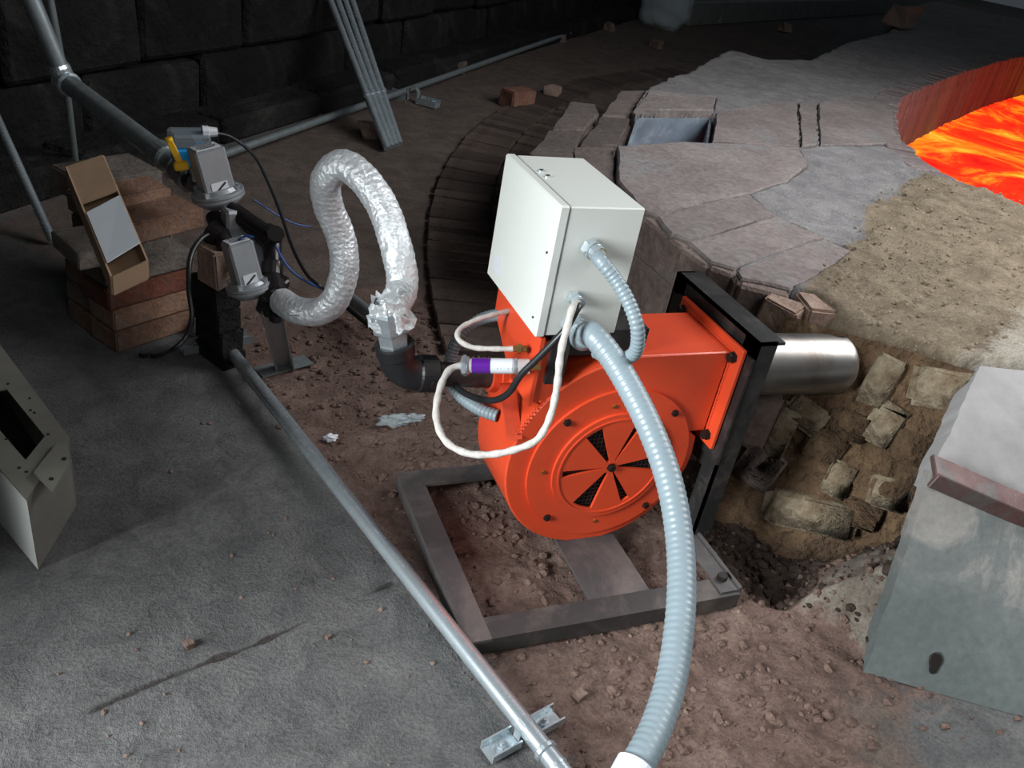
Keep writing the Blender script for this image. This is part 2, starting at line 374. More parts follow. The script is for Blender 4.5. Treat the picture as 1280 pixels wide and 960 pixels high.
m=MB(); m.prism([(-1.35,.86,0),(-1.15,.86,0),(-1.15,3.6,0),(-1.35,3.6,0)],(0,0,3)); tag(m.build('wall_blocker','wall_stone'),'dark unseen wall added at the left to block daylight',kind='structure')  # out-of-view wall, placed to shade the floor, brick stack and cabinet
m=MB(); p=at(872,14,'z',.12); q=at(1160,4,'z',.12); d=(q-p).normalized(); m.bar(p-d*.4,q+d*4,.25,.26,bev=.02)
tag(m.build('trim_1','beam'),'long grey kerb beam along the far side',kind='structure')

# ---------------------------------------------------------------- furnace
outer_px=[(803,263),(857,304),(888,326),(920,338),(925,347),(990,364)]
outer=[at(x,y,'z',HD) for x,y in outer_px]
outer+= [Vector((1.50,1.36,0)),Vector((1.56,1.27,0)),Vector((1.69,1.17,0)),Vector((1.80,1.13,0)),Vector((2.7,.86,0)),Vector((3.2,-.4,0)),Vector((4.5,-2.5,0)),Vector((11,-2,0)),Vector((15,6,0)),Vector((12.5,12,0))]
back_px=[(1115,12),(1108,38),(1060,48),(1005,72),(960,70),(905,58),(850,86),(800,104),(775,113),(751,144),(722,126),(714,125),(689,161),(661,193)]
outer+=[at(x,y,'z',HD) for x,y in back_px]
outer+=[at(690,225,'z',HD),at(760,245,'z',HD)]
open_px=[(1300,66),(1255,74),(1205,88),(1165,103),(1140,113),(1125,122),(1118,140),(1120,160),(1132,180),(1150,197),(1180,215),(1215,232),(1250,246),(1290,262),(1350,290),(1480,345)]
openp=[at(x,y,'z',HD) for x,y in open_px]+[Vector((6.5,1.2,HD)),Vector((9.5,3.5,HD)),Vector((9.6,6.0,HD))]
pock_px=[(797,138),(893,139),(889,173),(783,179)]
pockp=[at(x,y,'z',HD) for x,y in pock_px]
furn=thing('furnace','round brick furnace with grey plastered deck and a glowing opening','furnace',(3.6,2.6,0))
def holed(outer,holes,z0,z1):
    bm=bmesh.new(); es=[]
    for L in [outer]+holes:
        vs=[bm.verts.new((p[0],p[1],z1)) for p in L]
        for i in range(len(vs)): es.append(bm.edges.new((vs[i],vs[(i+1)%len(vs)])))
    bmesh.ops.triangle_fill(bm,use_beauty=True,edges=es)
    bmesh.ops.recalc_face_normals(bm,faces=bm.faces)
    r=bmesh.ops.extrude_face_region(bm,geom=list(bm.faces))
    bmesh.ops.translate(bm,vec=(0,0,z0-z1),verts=[v for v in r['geom'] if isinstance(v,bmesh.types.BMVert)])
    bmesh.ops.recalc_face_normals(bm,faces=bm.faces)
    mb=MB(); bm.verts.index_update(); mb.add([v.co.copy() for v in bm.verts],[tuple(v.index for v in f.verts) for f in bm.faces]); bm.free(); return mb
def shrink(poly,k):
    c=sum(poly,Vector())/len(poly); return [c+(p-c)*k for p in poly]
body_outer=[Vector(p) for p in outer]
holed(body_outer,[openp,pockp],-.35,HD-.055).build('core','face',furn)
# slabs
slabs_px=[ ('slab',[(771,182),(850,177),(960,180),(1000,184),(1010,205),(985,225),(937,241),(887,250),(819,268),(806,264),(773,225)]),
 ('slab',[(821,270),(887,251),(937,243),(970,268),(918,283),(862,300),(840,292)]),
 ('slab',[(861,303),(919,285),(972,270),(1030,297),(975,313),(919,335),(888,326)]),
 ('slab',[(921,339),(975,315),(1032,299),(1068,315),(1012,350),(988,360),(926,347)]),
 ('slab',[(895,141),(960,128),(996,126),(1000,182),(960,179),(891,175)]),
 ('slab',[(999,128),(1020,128),(1022,180),(1003,182)]),
 ('slab',[(1023,128),(1060,120),(1110,124),(1116,142),(1118,160),(1128,178),(1060,180),(1025,181)]),
 ('slab',[(812,112),(850,117),(895,121),(893,137),(798,136),(795,143),(790,140)]),
 ('slab_dark',[(714,126),(744,130),(748,141),(730,162),(690,161)]),
 ('slab_dark',[(687,163),(728,164),(714,203),(700,214),(662,193)]),
 ('slab_dark',[(776,113),(809,113),(789,146),(752,144)]),
 ('slab_dark',[(751,146),(788,148),(770,181),(725,181)]),
 ('slab_dark',[(718,183),(768,183),(770,238),(702,225),(716,203)]),
]
slabp=[]
for k,(mt,px) in enumerate(slabs_px):
    z=HD-(.0 if mt=='slab' else .025)+random.uniform(-.004,.004)
    P=[at(x,y,'z',z) for x,y in px]; slabp.append(P); base=[Vector((p.x,p.y,z-.115 if mt=='slab' else z-.3)) for p in wobble(shrink(P,.996),.06,.004)]
    MB().prism(base,(0,0,.115 if mt=='slab' else .3),.006).build('brick' if len(px)<7 else 'slab',mt,furn)
# plaster and sand crust
th=np.radians(np.linspace(14,86,620)); rr=np.exp(np.linspace(math.log(1.5),math.log(15),520))
R_,T_=np.meshgrid(rr,th,indexing='ij'); X=R_*np.sin(T_); Y=R_*np.cos(T_)
so=sdist(X,Y,outer); sp=np.full(X.shape,-9.)
for P in slabp: sp=np.maximum(sp,sdist(X,Y,P))
so=np.minimum(so,-sdist(X,Y,pockp)-.01)
nz=fbm(X,Y,3,4,1)
sandp=poly_at([(1060,300),(1090,248),(1150,212),(1215,232),(1300,262),(1500,340),(1500,600),(1225,470),(1150,480),(1040,430),(985,420),(985,385),(1010,355)],HD)
sand=sst(sdist(X,Y,sandp)+.06*nz,-.04,.06)
Zc=HD-.006+.012*nz*sst(R_,1.2,3)+.004*fbm(X,Y,18,4,8)+sand*(.012+.016*fbm(X,Y,16,5,6))
Zc=Zc-.10*(1-sst(so+.02*fbm(X,Y,12,3,11),-.01,.05))-.07*sst(sp,.000,.008)
keepv=(sdist(X,Y,poly_at([(650,190),(712,118),(775,105),(800,140),(780,182),(795,262),(700,260)],HD))<0)&(sdist(X,Y,outer)>-.012)&(sdist(X,Y,openp)<-.02)&(sdist(X,Y,pockp)<-.002)
keep=keepv[:-1,:-1]&keepv[1:,:-1]&keepv[:-1,1:]&keepv[1:,1:]
pale=sst(sdist(X,Y,poly_at([(1170,470),(1235,440),(1300,380),(1400,400),(1400,600),(1200,520)],HD)),-.08,.03)*.8
cr=grid_mesh('plaster_crust',X,Y,Zc,'deck',keep,{'sand':sand*.95,'pale':pale},furn,(3.6,2.6,0)); cr['label']='grey plaster and tan sand spread over the deck'
# lining of the opening: upright glowing bricks
hb=[brick_mesh('brick',.084,.13,.62,.006,'hot_brick',.003) for _ in range(4)]; n=0
cen=sum(openp,Vector())/len(openp)
L=resample([Vector((p.x,p.y,0)) for p in openp+[openp[0]]],.09)
for i,p in enumerate(L):
    q=L[(i+1)%len(L)]; d=(q-p).normalized(); nrm=Vector((d.y,-d.x,0)); 
    if nrm.dot(cen-p)>0: nrm=-nrm
    o=bpy.data.objects.new('brick',hb[n%4]); COL.objects.link(o); o.parent=furn
    o.location=p+nrm*(.055+random.uniform(-.008,.008))+Vector((0,0,HD-.622+random.uniform(-.008,.004)))-wloc(furn); o.rotation_euler=(0,0,math.atan2(d.y,d.x)); n+=1
P=[Vector((p.x,p.y,0)) for p in openp]
m=MB(); m.prism([Vector((p.x,p.y,.02)) for p in shrink(P,1.01)],(0,0,.03)); o=m.build('molten_bath','melt',furn); o['label']='glowing orange and yellow molten bath'
m=MB(); c=sum(pockp,Vector())/4
for i in range(4):
    a=pockp[i];b=pockp[(i+1)%4]; ia=a+(c-a)*.02; ib=b+(c-b)*.02; e=(c-(a+b)/2).normalized()*.015
    m.prism([Vector((q.x,q.y,.1)) for q in (ia,ib,ib+e,ia+e)],(0,0,HD-.03-.1))
m.build('vent_lining','blue_tile',furn)['label']='blue-grey lining of the small square vent'
MB().prism([Vector((p.x,p.y,.08)) for p in pockp],(0,0,.06)).build('vent_floor','ember',furn)['label']='dull red glow at the bottom of the vent'
# niche wall behind the burner tube
A=Vector((1.25,1.385,0)); B=Vector((1.60,1.075,0)); nd=(B-A).normalized(); nn=Vector((nd.y,-nd.x,0)); 
if nn.dot(Vector(CAM)-A)<0: nn=-nn
tl=math.radians(15); upv=Vector((0,0,1))*math.cos(tl)-nn*math.sin(tl); nt=nn*math.cos(tl)+Vector((0,0,1))*math.sin(tl)
us=np.linspace(.06,.49,200); vs_=np.linspace(-.25,HD+.01,150); U,Vv=np.meshgrid(us,vs_,indexing='ij')
dep=.03+.035*fbm(U,Vv,7,5,3)+.012*fbm(U,Vv,30,3,8)-.05*sst(Vv,.25,HD)*0
dep=dep+.09*sst(-Vv,-.12,.2)*0
Vv=Vv*1.0; Xn=A.x+nd.x*U+nt.x*dep+upv.x*Vv; Yn=A.y+nd.y*U+nt.y*dep+upv.y*Vv; Zn=upv.z*Vv+nt.z*dep
grid_mesh('niche_wall',Xn,Yn,Zn,'niche',None,{},furn,(1.4,1.2,0))['label']='brown scorched rough wall of the burner niche'
npx=[(977,538,.05,.15,.1,'pale_brick'),(1012,640,.22,.085,-.12,'pale_brick'),(1047,596,.06,.09,.1,'pale_brick'),(1101,474,.065,.12,.15,'pale_brick'),(1104,528,.075,.10,.2,'pale_brick'),(1176,484,.13,.09,-.1,'pale_brick'),(1112,612,.09,.085,-.1,'pale_brick'),(1008,515,.10,.07,.3,'pale_brick'),(944,520,.10,.15,.0,'face'),(950,580,.10,.10,.3,'face'),(1075,640,.09,.07,.0,'niche'),(1140,560,.1,.08,.1,'niche'),(1030,555,.09,.07,.1,'niche'),(1060,530,.09,.07,0,'niche')]
for x,y,sx,sz,rot,mt in npx:
    p=wall_at(x,y,A+nt*.016,nt); bm=bmesh.new(); bmesh.ops.create_cube(bm,size=1); bmesh.ops.bevel(bm,geom=list(bm.edges),offset=.09,segments=2,affect='EDGES')
    az=upv*math.cos(rot)+nd*math.sin(rot); ax=nd*math.cos(rot)-upv*math.sin(rot); m=MB(); bm.verts.index_update()
    m.add([p+ax*v.co.x*sx+az*v.co.z*sz+nt*v.co.y*.06+Vector([random.uniform(-.004,.004) for _ in range(3)]) for v in bm.verts],[tuple(v.index for v in f.verts) for f in bm.faces],True); bm.free()
    m.build('brick',mt,furn)

# face blocks below the deck edge, seen behind the burner plate
for i in range(len(outer_px)-1):
    a=outer[i]; b=outer[i+1]; d=b-a; Ld=d.length; d=Vector((d.x,d.y,0)).normalized(); nrm=Vector((-d.y,d.x,0))
    if nrm.dot(Vector((0,0,0))-Vector((a.x,a.y,0)))<0: nrm=-nrm
    for k in range(4):
        n_=max(1,round(Ld/.17)); off=(.5/n_ if k%2 and n_>1 else 0); e=[0]+[min(1,off+j/n_) for j in range(0 if off else 1,n_+(1 if off else 0))]+([1] if off else [1]); e=sorted(set(e))
        for u,v in zip(e,e[1:]):
            if (v-u)*Ld<.02: continue
            zt2=HD-.012-k*.125; p=a+(b-a)*(u+v)/2; p=Vector((p.x,p.y,zt2-.06))-nrm*(.02+random.uniform(-.006,.004))
            MB().obox(p,d,nrm,(0,0,1),(v-u)*Ld*.97,.06,.118,.008).build('brick','face',furn)

# sloped plastered buttress with an iron bar at the right
but=thing('buttress','sloping grey-green plastered slab with a rusty bar at the right edge','slab',(1.6,.8,0))
b0=at(1080,840,'z',0); b1=Vector((2.3,.08,0)); t0=at(1165,590,'z',.36); t1=t0+(at(1280,645,'z',.30)-t0)*4
u0=at(1225,458,'z',HD+.01); u1=Vector((2.75,.84,HD+.02))
us=np.linspace(0,1,60)
def strip(name,a0,a1,c0,c1,mat,thick=.05,amp=.006):
    nu,nv=70,36; U,Vv=np.meshgrid(np.linspace(0,1,nu),np.linspace(0,1,nv),indexing='ij'); P=np.zeros((nu,nv,3))
    for i in range(3): P[...,i]=(a0[i]*(1-U)+a1[i]*U)*(1-Vv)+(c0[i]*(1-U)+c1[i]*U)*Vv
    nrm=(Vector(a1)-Vector(a0)).cross(Vector(c0)-Vector(a0)).normalized()
    dd=amp*fbm(P[...,0]*1.0+P[...,2],P[...,1]+P[...,2]*2,6,4,2); 
    for i in range(3): P[...,i]+=nrm[i]*dd
    e0=1-np.clip(U/.02,0,1); P[...,0]+=e0*.010*fbm(P[...,2],P[...,1],30,3,7)
    m=MB(); V=P.reshape(-1,3).tolist(); fs=[(i*nv+j,(i+1)*nv+j,(i+1)*nv+j+1,i*nv+j+1) for i in range(nu-1) for j in range(nv-1)]
    m.add(V,fs,True); ed=[i*nv for i in range(nu)]+[(nu-1)*nv+j for j in range(1,nv)]+[i*nv+nv-1 for i in range(nu-2,-1,-1)]+[j for j in range(nv-2,0,-1)]
    T=[Vector(V[i]) for i in ed]; Bk=[p-nrm*thick for p in T]; k=len(T); m.add(T+Bk,[(i,(i+1)%k,k+(i+1)%k,k+i) for i in range(k)]); m.add(Bk,[tuple(range(k))])
    return m.build(name,mat,but,recalc=False)
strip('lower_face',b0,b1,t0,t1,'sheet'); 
plain('plaster_pale',(.32,.31,.305),.9,0,.3,7,.6,spec=.2,dirt=(.27,.265,.27)); strip('upper_face',t0+Vector((0,0,-.01)),t1+Vector((0,0,-.01)),u0,u1,'plaster_pale',.05,.008)
nb=(b1-b0).cross(t0-b0).normalized()
if nb.dot(Vector(CAM)-b0)<0: nb=-nb
sc_=wall_at(1167,828,b0,nb); su=(b1-b0).normalized(); sv=nb.cross(su); m=MB(); m.prism([sc_+nb*.004+su*.011*math.cos(t)*(1+.2*math.sin(3*t))+sv*.022*math.sin(t) for t in np.linspace(0,2*math.pi,18)[:-1]],nb*.004,.002); m.build('dark_stain','bolt_black',but)['label']='small dark oval stain on the slab'  # oval stain built as a thin dark disc
p=at(1166,582,'z',.375); q=p+(at(1280,632,'z',.315)-p)*4; sl=(u0-t0).normalized()
m=MB(); m.bar(p,q,.052,.012,up=Vector((-.2,-.3,1)),bev=.002); m.bar(p+Vector((-.01,-.02,-.018)),q+Vector((-.01,-.02,-.018)),.010,.034,bev=.002); m.build('angle_bar','rust_bar',but)['label']='rusty iron angle bar'

# ---------------------------------------------------------------- loose bricks and stones
def chunk(name,c,sx,sy,sz,rz,mat,label,cat,group=None,jit=.004,sub=0,tilt=(0,0)):
    bm=bmesh.new(); bmesh.ops.create_cube(bm,size=1)
    for v in bm.verts: v.co=Vector((v.co.x*sx+random.uniform(-jit,jit),v.co.y*sy+random.uniform(-jit,jit),(v.co.z+.5)*sz+random.uniform(-jit,jit)*.6))
    bmesh.ops.bevel(bm,geom=list(bm.edges),offset=min(sx,sy,sz)*.07,segments=2,affect='EDGES')
    me=bpy.data.meshes.new(name); bm.to_mesh(me); bm.free(); me.materials.append(MATS[mat])
    o=bpy.data.objects.new(name,me); COL.objects.link(o); o.location=c; o.rotation_euler=(tilt[0],tilt[1],rz); return tag(o,label,cat,group)
def gz(p,dz=0): return Vector((p[0],p[1],float(ground_z(np.array([p[0]]),np.array([p[1]]))[0])+dz))
chunk('brick',gz(at(645,133,'z',0)),.20,.115,.10,.45,'orange_brick','whole orange brick lying on the dark radial paving','brick')
chunk('brick_fragment',gz(at(690,121,'z',0)),.13,.08,.06,.9,'pink_brick','pale broken brick piece beside the orange brick on the paving','brick',jit=.015)
chunk('brick_fragment',gz(at(890,29,'z',0)),.14,.12,.15,.2,'pink_brick','small pale brick chip near the clear plastic bag','brick',jit=.02)
chunk('brick_fragment',gz(at(980,40,'z',0)),.12,.10,.10,.2,'pink_brick','tiny brick chip on brown soil behind the furnace deck','brick',jit=.02)
p=at(1124,34,'z',HD); chunk('brick',(p.x,p.y,HD-.01),.34,.2,.2,.5,'pink_brick','pale triangular brick standing on the far edge of the furnace','brick',jit=.05)
p=at(975,400,'z',HD-.06); chunk('brick',(p.x,p.y,HD-.13),.07,.10,.12,.5,'pink_brick','narrow cracked pale brick end above the steel burner tube','brick',jit=.010)
p=at(1025,402,'z',HD-.05); chunk('brick',(p.x,p.y,HD-.115),.11,.10,.115,-.25,'pink_brick','square pale brick end above the tube, right of the cracked one','brick',jit=.010)
# gravel: uncountable crumbs of brick and soil
ico=bmesh.new(); bmesh.ops.create_icosphere(ico,subdivisions=1,radius=1); IV=np.array([v.co[:] for v in ico.verts]); IF=np.array([[v.index for v in f.verts] for f in ico.faces]); ico.free()
def gravel(name,label,n,sampler,rmin,rmax,mat):
    P=[];k=0
    while len(P)<n and k<n*30:
        k+=1; q=sampler()
        if q is not None: P.append(q)
    P=np.array(P); n=len(P); r=rmin+(rmax-rmin)*rng.random(n)**4
    V=IV[None]*(1+.35*(rng.random((n,len(IV),1))-.5))*r[:,None,None]*(1+.6*(rng.random((n,1,3))-.5)); V[...,2]*=.75; V=V+P[:,None,:]
    Fq=(IF[None]+np.arange(n)[:,None,None]*len(IV)).reshape(-1,3)
    me=bpy.data.meshes.new(name); me.from_pydata(V.reshape(-1,3).tolist(),[],Fq.tolist()); me.materials.append(MATS[mat])
    o=bpy.data.objects.new(name,me); COL.objects.link(o); tag(o,label,'gravel',kind='stuff'); return o
def s_dirt():
    x=random.uniform(.1,1.6); y=random.uniform(.5,2.4)
    d=float(sdist(np.array([x]),np.array([y]),pipe_line)[0])
    if d<random.uniform(-.06,.25): return None
    return (*gz((x,y),.001),)
def s_floor():
    x=random.uniform(-.5,1.1); y=random.uniform(.4,1.9); return (*gz((x,y),.001),)
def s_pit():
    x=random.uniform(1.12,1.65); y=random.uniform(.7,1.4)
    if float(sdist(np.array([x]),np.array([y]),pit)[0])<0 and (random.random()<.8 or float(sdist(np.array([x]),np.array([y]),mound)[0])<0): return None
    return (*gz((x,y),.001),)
def s_deck():
    x=random.uniform(1.3,3.6); y=random.uniform(.9,2.6)
    if float(sdist(np.array([x]),np.array([y]),sandp)[0])<random.uniform(-.02,.05) or float(sdist(np.array([x]),np.array([y]),outer)[0])<.03: return None
    return (x,y,HD+.008+random.uniform(-.004,.006))
gravel('gravel','reddish crumbs of brick and soil scattered around the burner base',5200,s_dirt,.0018,.012,'soil')
gravel('gravel','pale grit sprinkled over the grey concrete floor',500,s_floor,.001,.006,'pebble')
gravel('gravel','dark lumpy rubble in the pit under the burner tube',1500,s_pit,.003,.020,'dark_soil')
gravel('gravel','tan grit on the sandy part of the furnace deck',2600,s_deck,.0015,.007,'sand_grit')

# ---------------------------------------------------------------- stack of bricks on the left
bd=Vector((.853,.522,0)); bn=Vector((-.522,.853,0)); ra=math.atan2(bd.y,bd.x); c0=at(145,440,'z',0)
def pile(k,off,back,mat,label,L=.235,H=.057,rz=0,W=.115,z=None):
    c=c0+bd*(off+L/2)+bn*(back+W/2); zz=(k*.06 if z is None else z)
    return chunk('brick',(c.x,c.y,zz+.002),L,W,H,ra+rz,mat,label,'brick','bricks stacked under the gas valves',.003)
nm={0:'bottom',1:'second',2:'third',3:'fourth'}
ms=['stack_brick','stack_brick','red_brick','grey_brick']
tx=['light orange','pale brown','dark red','sooty grey']
for k in range(4):
    pile(k,-.005+.004*k-(.015 if k>1 else 0),-.01+.004*k,ms[k],f'{tx[k]} brick, {nm[k]} from the floor at the front of the left stack')
    pile(k,.0+.004*k,.112,'grey_brick' if k%2 else 'stack_brick',f'{["brown","grey","brown","soot-covered grey"][k]} brick in the {nm[k]} layer, behind the front row of the stack')
    pile(k,.10,.235,'grey_brick','',).__setitem__('label',f'dim brick in the {nm[k]} layer at the back of the left stack')
pile(4,.09,.08,'stack_brick','reddish brown brick, lower of the two slanting bricks beside the carton',L=.24,rz=.04,z=.242)
pile(5,.075,.205,'stack_brick','reddish brown brick, upper of the two slanting bricks beside the carton',L=.24,rz=.02,z=.262)
pile(5,.13,.33,'grey_brick','wide sooty grey block behind the two slanting bricks',L=.24,rz=.0,z=.25,W=.17,H=.07)
pile(4,-.06,.0,'grey_brick','short brown brick directly under the open carton',L=.13,rz=-.1,z=.242,W=.16,H=.045)
# open carton with a white flap
cb=thing('carton','open cardboard carton with a white board inside on the brick stack','box',c0+bd*.0+bn*.12+Vector((0,0,.29)))
cbx=[away(x,y,d) for x,y,d in ((84,208,2.42),(128,194,2.42),(183,325,2.10),(140,345,2.10))]
dn=Vector((0,0,-.045))
def quad(m,P,t=.004):
    P=[Vector(p) for p in P]; n_=(P[1]-P[0]).cross(P[2]-P[0]).normalized()*t; return m.prism(P,n_)
m=MB(); quad(m,[p+dn for p in cbx]); m.build('bottom_panel','carton',cb)
for i in range(4):
    a=cbx[i];b=cbx[(i+1)%4]; m=MB(); quad(m,[a,b,b+dn,a+dn]); m.build('side_panel','carton',cb)
tv=cbx; fr=.42
m=MB(); quad(m,[tv[0],tv[1],tv[1]+(tv[2]-tv[1])*.36,tv[0]+(tv[3]-tv[0])*.36]); m.build('lid_flap','carton',cb)
lf=[tv[0]+(tv[3]-tv[0])*.46,tv[1]+(tv[2]-tv[1])*.42,tv[1]+(tv[2]-tv[1])*.86,tv[0]+(tv[3]-tv[0])*.90]
up=Vector((0,0,.004)); m=MB(); quad(m,[p+up for p in lf],.003); m.build('white_board','card_white',cb)['label']='blank white board'
# ---------------------------------------------------------------- cabinet at the left edge
cab=thing('metal_cabinet','cream sheet-metal cabinet with a rectangular cut-out at the left edge','cabinet',(-.35,1.6,0))
zc=.17
c_=[at(x,y,'z',zc) for x,y in ((86,546),(33,624),(-75,500),(-30,390))]
hl=[at(x,y,'z',zc) for x,y in ((56,545),(32,575),(-40,492),(8,486))]
mb=holed([c_[0],c_[1],c_[2],c_[3]],[hl],zc-.004,zc); mb.build('front_panel','cream_shaded',cab)
for i in range(4):
    a=c_[i];b=c_[(i+1)%4]; m=MB(); e=(sum(c_,Vector())/4-(a+b)/2).normalized()*.004
    m.prism([a-Vector((0,0,zc-.002)),b-Vector((0,0,zc-.002)),b+e-Vector((0,0,zc-.002)),a+e-Vector((0,0,zc-.002))],(0,0,zc-.007)); m.build('side_panel','cream_shaded' if i!=1 else 'cream',cab)  # one side painted in the brighter cream to look lit
m=MB(); m.prism([p+Vector((0,0,-zc+.004)) for p in shrink(c_,.98)],(0,0,.003)); m.build('back_panel','void',cab)
br=[at(x,y,'z',zc+.012) for x,y in ((72,552),(89,575),(66,613),(42,590))]
m=MB(); m.prism(br,(0,0,-.006)); o=m.build('mounting_bracket','cream_shaded',cab)
for x,y in ((80,574),(64,599)):
    p=at(x,y,'z',zc+.012); MB().cyl(p,p+Vector((0,0,.002)),.004,10).build('slot_hole','void',o)
for x,y in ((37,498),(38,513),(43,516),(60,543),(33,590),(24,585),(10,480),(8,549)):
    p=at(x,y,'z',zc); MB().cyl(p-Vector((0,0,.003)),p+Vector((0,0,.001)),.003,8).build('screw_hole','void',cab)

# ---------------------------------------------------------------- burner stand
st=thing('burner_stand','black angle-iron stand with a flat base frame and an upright plate','stand',(.79,1.2,0))
zt=.042; x0,x1,y0,y1=.487,1.088,.977,1.478; wdt=.052
def bx(name,a,b,mat='dusty_steel',par=st,bev=.0): 
    m=MB(); 
    if bev:
        c=[(a[i]+b[i])/2 for i in range(3)]; m.obox(c,(1,0,0),(0,1,0),(0,0,1),b[0]-a[0],b[1]-a[1],b[2]-a[2],bev)
    else: m.box(a,b)
    return m.build(name,mat,par)
def angle(name,a,b,inner,vert_outer,mat='dusty_steel'):
    # an L section: flat leg on top, upright leg on the outer side
    m=MB(); m.box(a,b); m.box(*vert_outer); return m.build(name,mat,st)
T=.006
angle('base_bar',(x0,y0,zt-T),(x0+wdt,y1,zt),None,((x0,y0,.004),(x0+T,y1,zt-T)))
angle('base_bar',(x0+wdt,y0,zt-T),(x1,y0+wdt,zt),None,((x0,y0,.004),(x1,y0+T,zt-T-.0002)),'black_plate')
angle('base_bar',(x0+wdt,y1-wdt,zt-T),(x1,y1,zt),None,((x0+wdt,y1-T,.004),(x1,y1,zt-T)))
bx('cross_plate',(.765,y0+wdt-.03,zt-T-.004),(.90,y1-wdt+.02,zt-T+.0035),'dusty_steel')
m=MB(); m.box((1.088,.985,.004),(1.094,1.17,.052)); m.box((1.045,.985,zt),(1.088,1.17,zt+.005)); o=m.build('foot_angle','dusty_steel',st)
p=Vector((1.066,1.02,zt+.005)); MB().lathe(p,p+Vector((0,0,.012)),[(0,.011),(1,.011)],6).build('bolt','bolt_black',o)
# upright frame in the plane x=1.08
xf=1.075; pw=.045; zu=.535; ya,yb=1.155,1.475
m=MB(); m.box((xf,ya,.045),(xf+.006,ya+pw,zu)); m.box((xf,ya,.045),(xf+.045,ya+.006,zu)); m.build('upright_post','black_paint',st)
m=MB(); m.box((xf,yb-pw,.045),(xf+.006,yb,zu)); m.box((xf,yb-.006,.045),(xf+.045,yb,zu)); m.build('upright_post','black_paint',st)
m=MB(); m.box((xf,ya,zu-.045),(xf+.006,yb,zu)); m.box((xf,ya,zu-.006),(xf+.062,yb,zu)); o=m.build('top_rail','black_paint',st)
m=MB(); m.box((xf,ya+pw,.21),(xf+.006,yb-pw,.245)); m.box((xf,ya+pw,.239),(xf+.035,yb-pw,.245)); m.build('lower_rail','black_paint',st)
m=MB(); m.box((1.068,1.15,.246),(1.0748,1.44,.50)); m.build('gasket_plate','black_paint',st)

# ---------------------------------------------------------------- blower burner
bl=thing('burner_blower','orange snail-shaped gas burner blower with slotted round air inlet','burner',(.84,1.28,.045))
cx,cz,R0,yf,ybk=.840,.243,.197,1.20,1.365
prof=[]; zt_=.492; xe=1.052; zb=.305
for k in range(0,49):                          # scroll from the cut-off, round the bottom and left, to the duct top
    a=math.radians(-20-k*(250-0)/48.0); R=R0+.002+.045*(k/48)**1.1; prof.append((cx+R*math.cos(a),cz+R*math.sin(a)))
prof=[q for q in prof if not (q[0]>cx and q[1]>cz)]
top=prof[-1]
pts=[(xe,zb),(1.0,zb+.003),(.985,.285)]
a0=[(cx+R0*math.cos(math.radians(t)),cz+R0*math.sin(math.radians(t))) for t in (8,-6)]
outl=[(xe,zt_),(xe,zb),(1.01,zb)]+[(cx+(R0+.004)*math.cos(math.radians(t)),cz+(R0+.004)*math.sin(math.radians(t))) for t in (12,0,-10)]+prof+[(.80,zt_)]
m=MB(); m.prism([Vector((x,ybk,z)) for x,z in outl],(0,yf-ybk,0),.003); 
hs=m.build('scroll_housing','orange',bl)
# weld seams of crumbs on the housing edge and flange
m=MB()
for i in range(10):
    t=i/9; p=Vector((.655-.035*t,yf-.001,.405-.07*t)); m.obox(p,(1,0,0),(0,1,0),(0,0,1),.005,.003,.005,.001)
m.build('weld_spots','orange',hs)['kind']='stuff'
# inlet plate rings
yc=yf-.004
def ring(m,r0,r1,ya_,yb_,n=64,c=(cx,cz)):
    vs=[];fs=[]
    for r,y in ((r0,ya_),(r0,yb_),(r1,yb_),(r1,ya_)):
        for k in range(n): a=2*math.pi*k/n; vs.append((c[0]+r*math.cos(a),y,c[1]+r*math.sin(a)))
    for j in range(4):
        for k in range(n): fs.append((j*n+k,j*n+(k+1)%n,((j+1)%4)*n+(k+1)%n,((j+1)%4)*n+k))
    return m.add(vs,fs)
ci=(.839,.240)
m=MB(); ring(m,.1285,.181,yf-.007,yf-.0002,c=ci); ip=m.build('inlet_plate','orange',bl)
# cover disc: sectors with slots between
slots=[(123,10),(69,4.5),(-1,10),(-59,5),(-115,14),(184,4.5)]
n=180; yv=yf-.013
def in_slot(d):
    for c_0,h in slots:
        if abs((d-c_0+180)%360-180)<h: return True
    return False
m=MB(); rin,rout=.016,.108
degs=sorted(set([i*360/n for i in range(n)]+[ (c_0+s*h)%360 for c_0,h in slots for s in(-1,1)]))
def pc(r,d,y): a=math.radians(d); return (ci[0]+r*math.cos(a),y,ci[1]+r*math.sin(a))
def cell(m,r0,r1,d0,d1,ya_,yb_):
    v=[pc(r0,d0,ya_),pc(r1,d0,ya_),pc(r1,d1,ya_),pc(r0,d1,ya_),pc(r0,d0,yb_),pc(r1,d0,yb_),pc(r1,d1,yb_),pc(r0,d1,yb_)]
    m.add(v,[(0,3,2,1),(4,5,6,7),(0,1,5,4),(1,2,6,5),(2,3,7,6),(3,0,4,7)])
for i,d0 in enumerate(degs):
    d1=degs[(i+1)%len(degs)]+(360 if i==len(degs)-1 else 0)
    if d1-d0<.01: continue
    if in_slot((d0+d1)/2): 
        cell(m,.0,rin,d0,d1,yv,yf-.007); cell(m,rout,.129,d0,d1,yv,yf-.007)
    else: cell(m,.0,.129,d0,d1,yv,yf-.007)
cov=m.build('inlet_cover','orange',bl)
m=MB(); ring(m,.115,.1185,yv-.002,yv,c=ci); m.build('cover_rim','orange',cov)
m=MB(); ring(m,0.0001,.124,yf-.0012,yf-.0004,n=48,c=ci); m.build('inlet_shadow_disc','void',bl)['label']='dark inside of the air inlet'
m=MB()
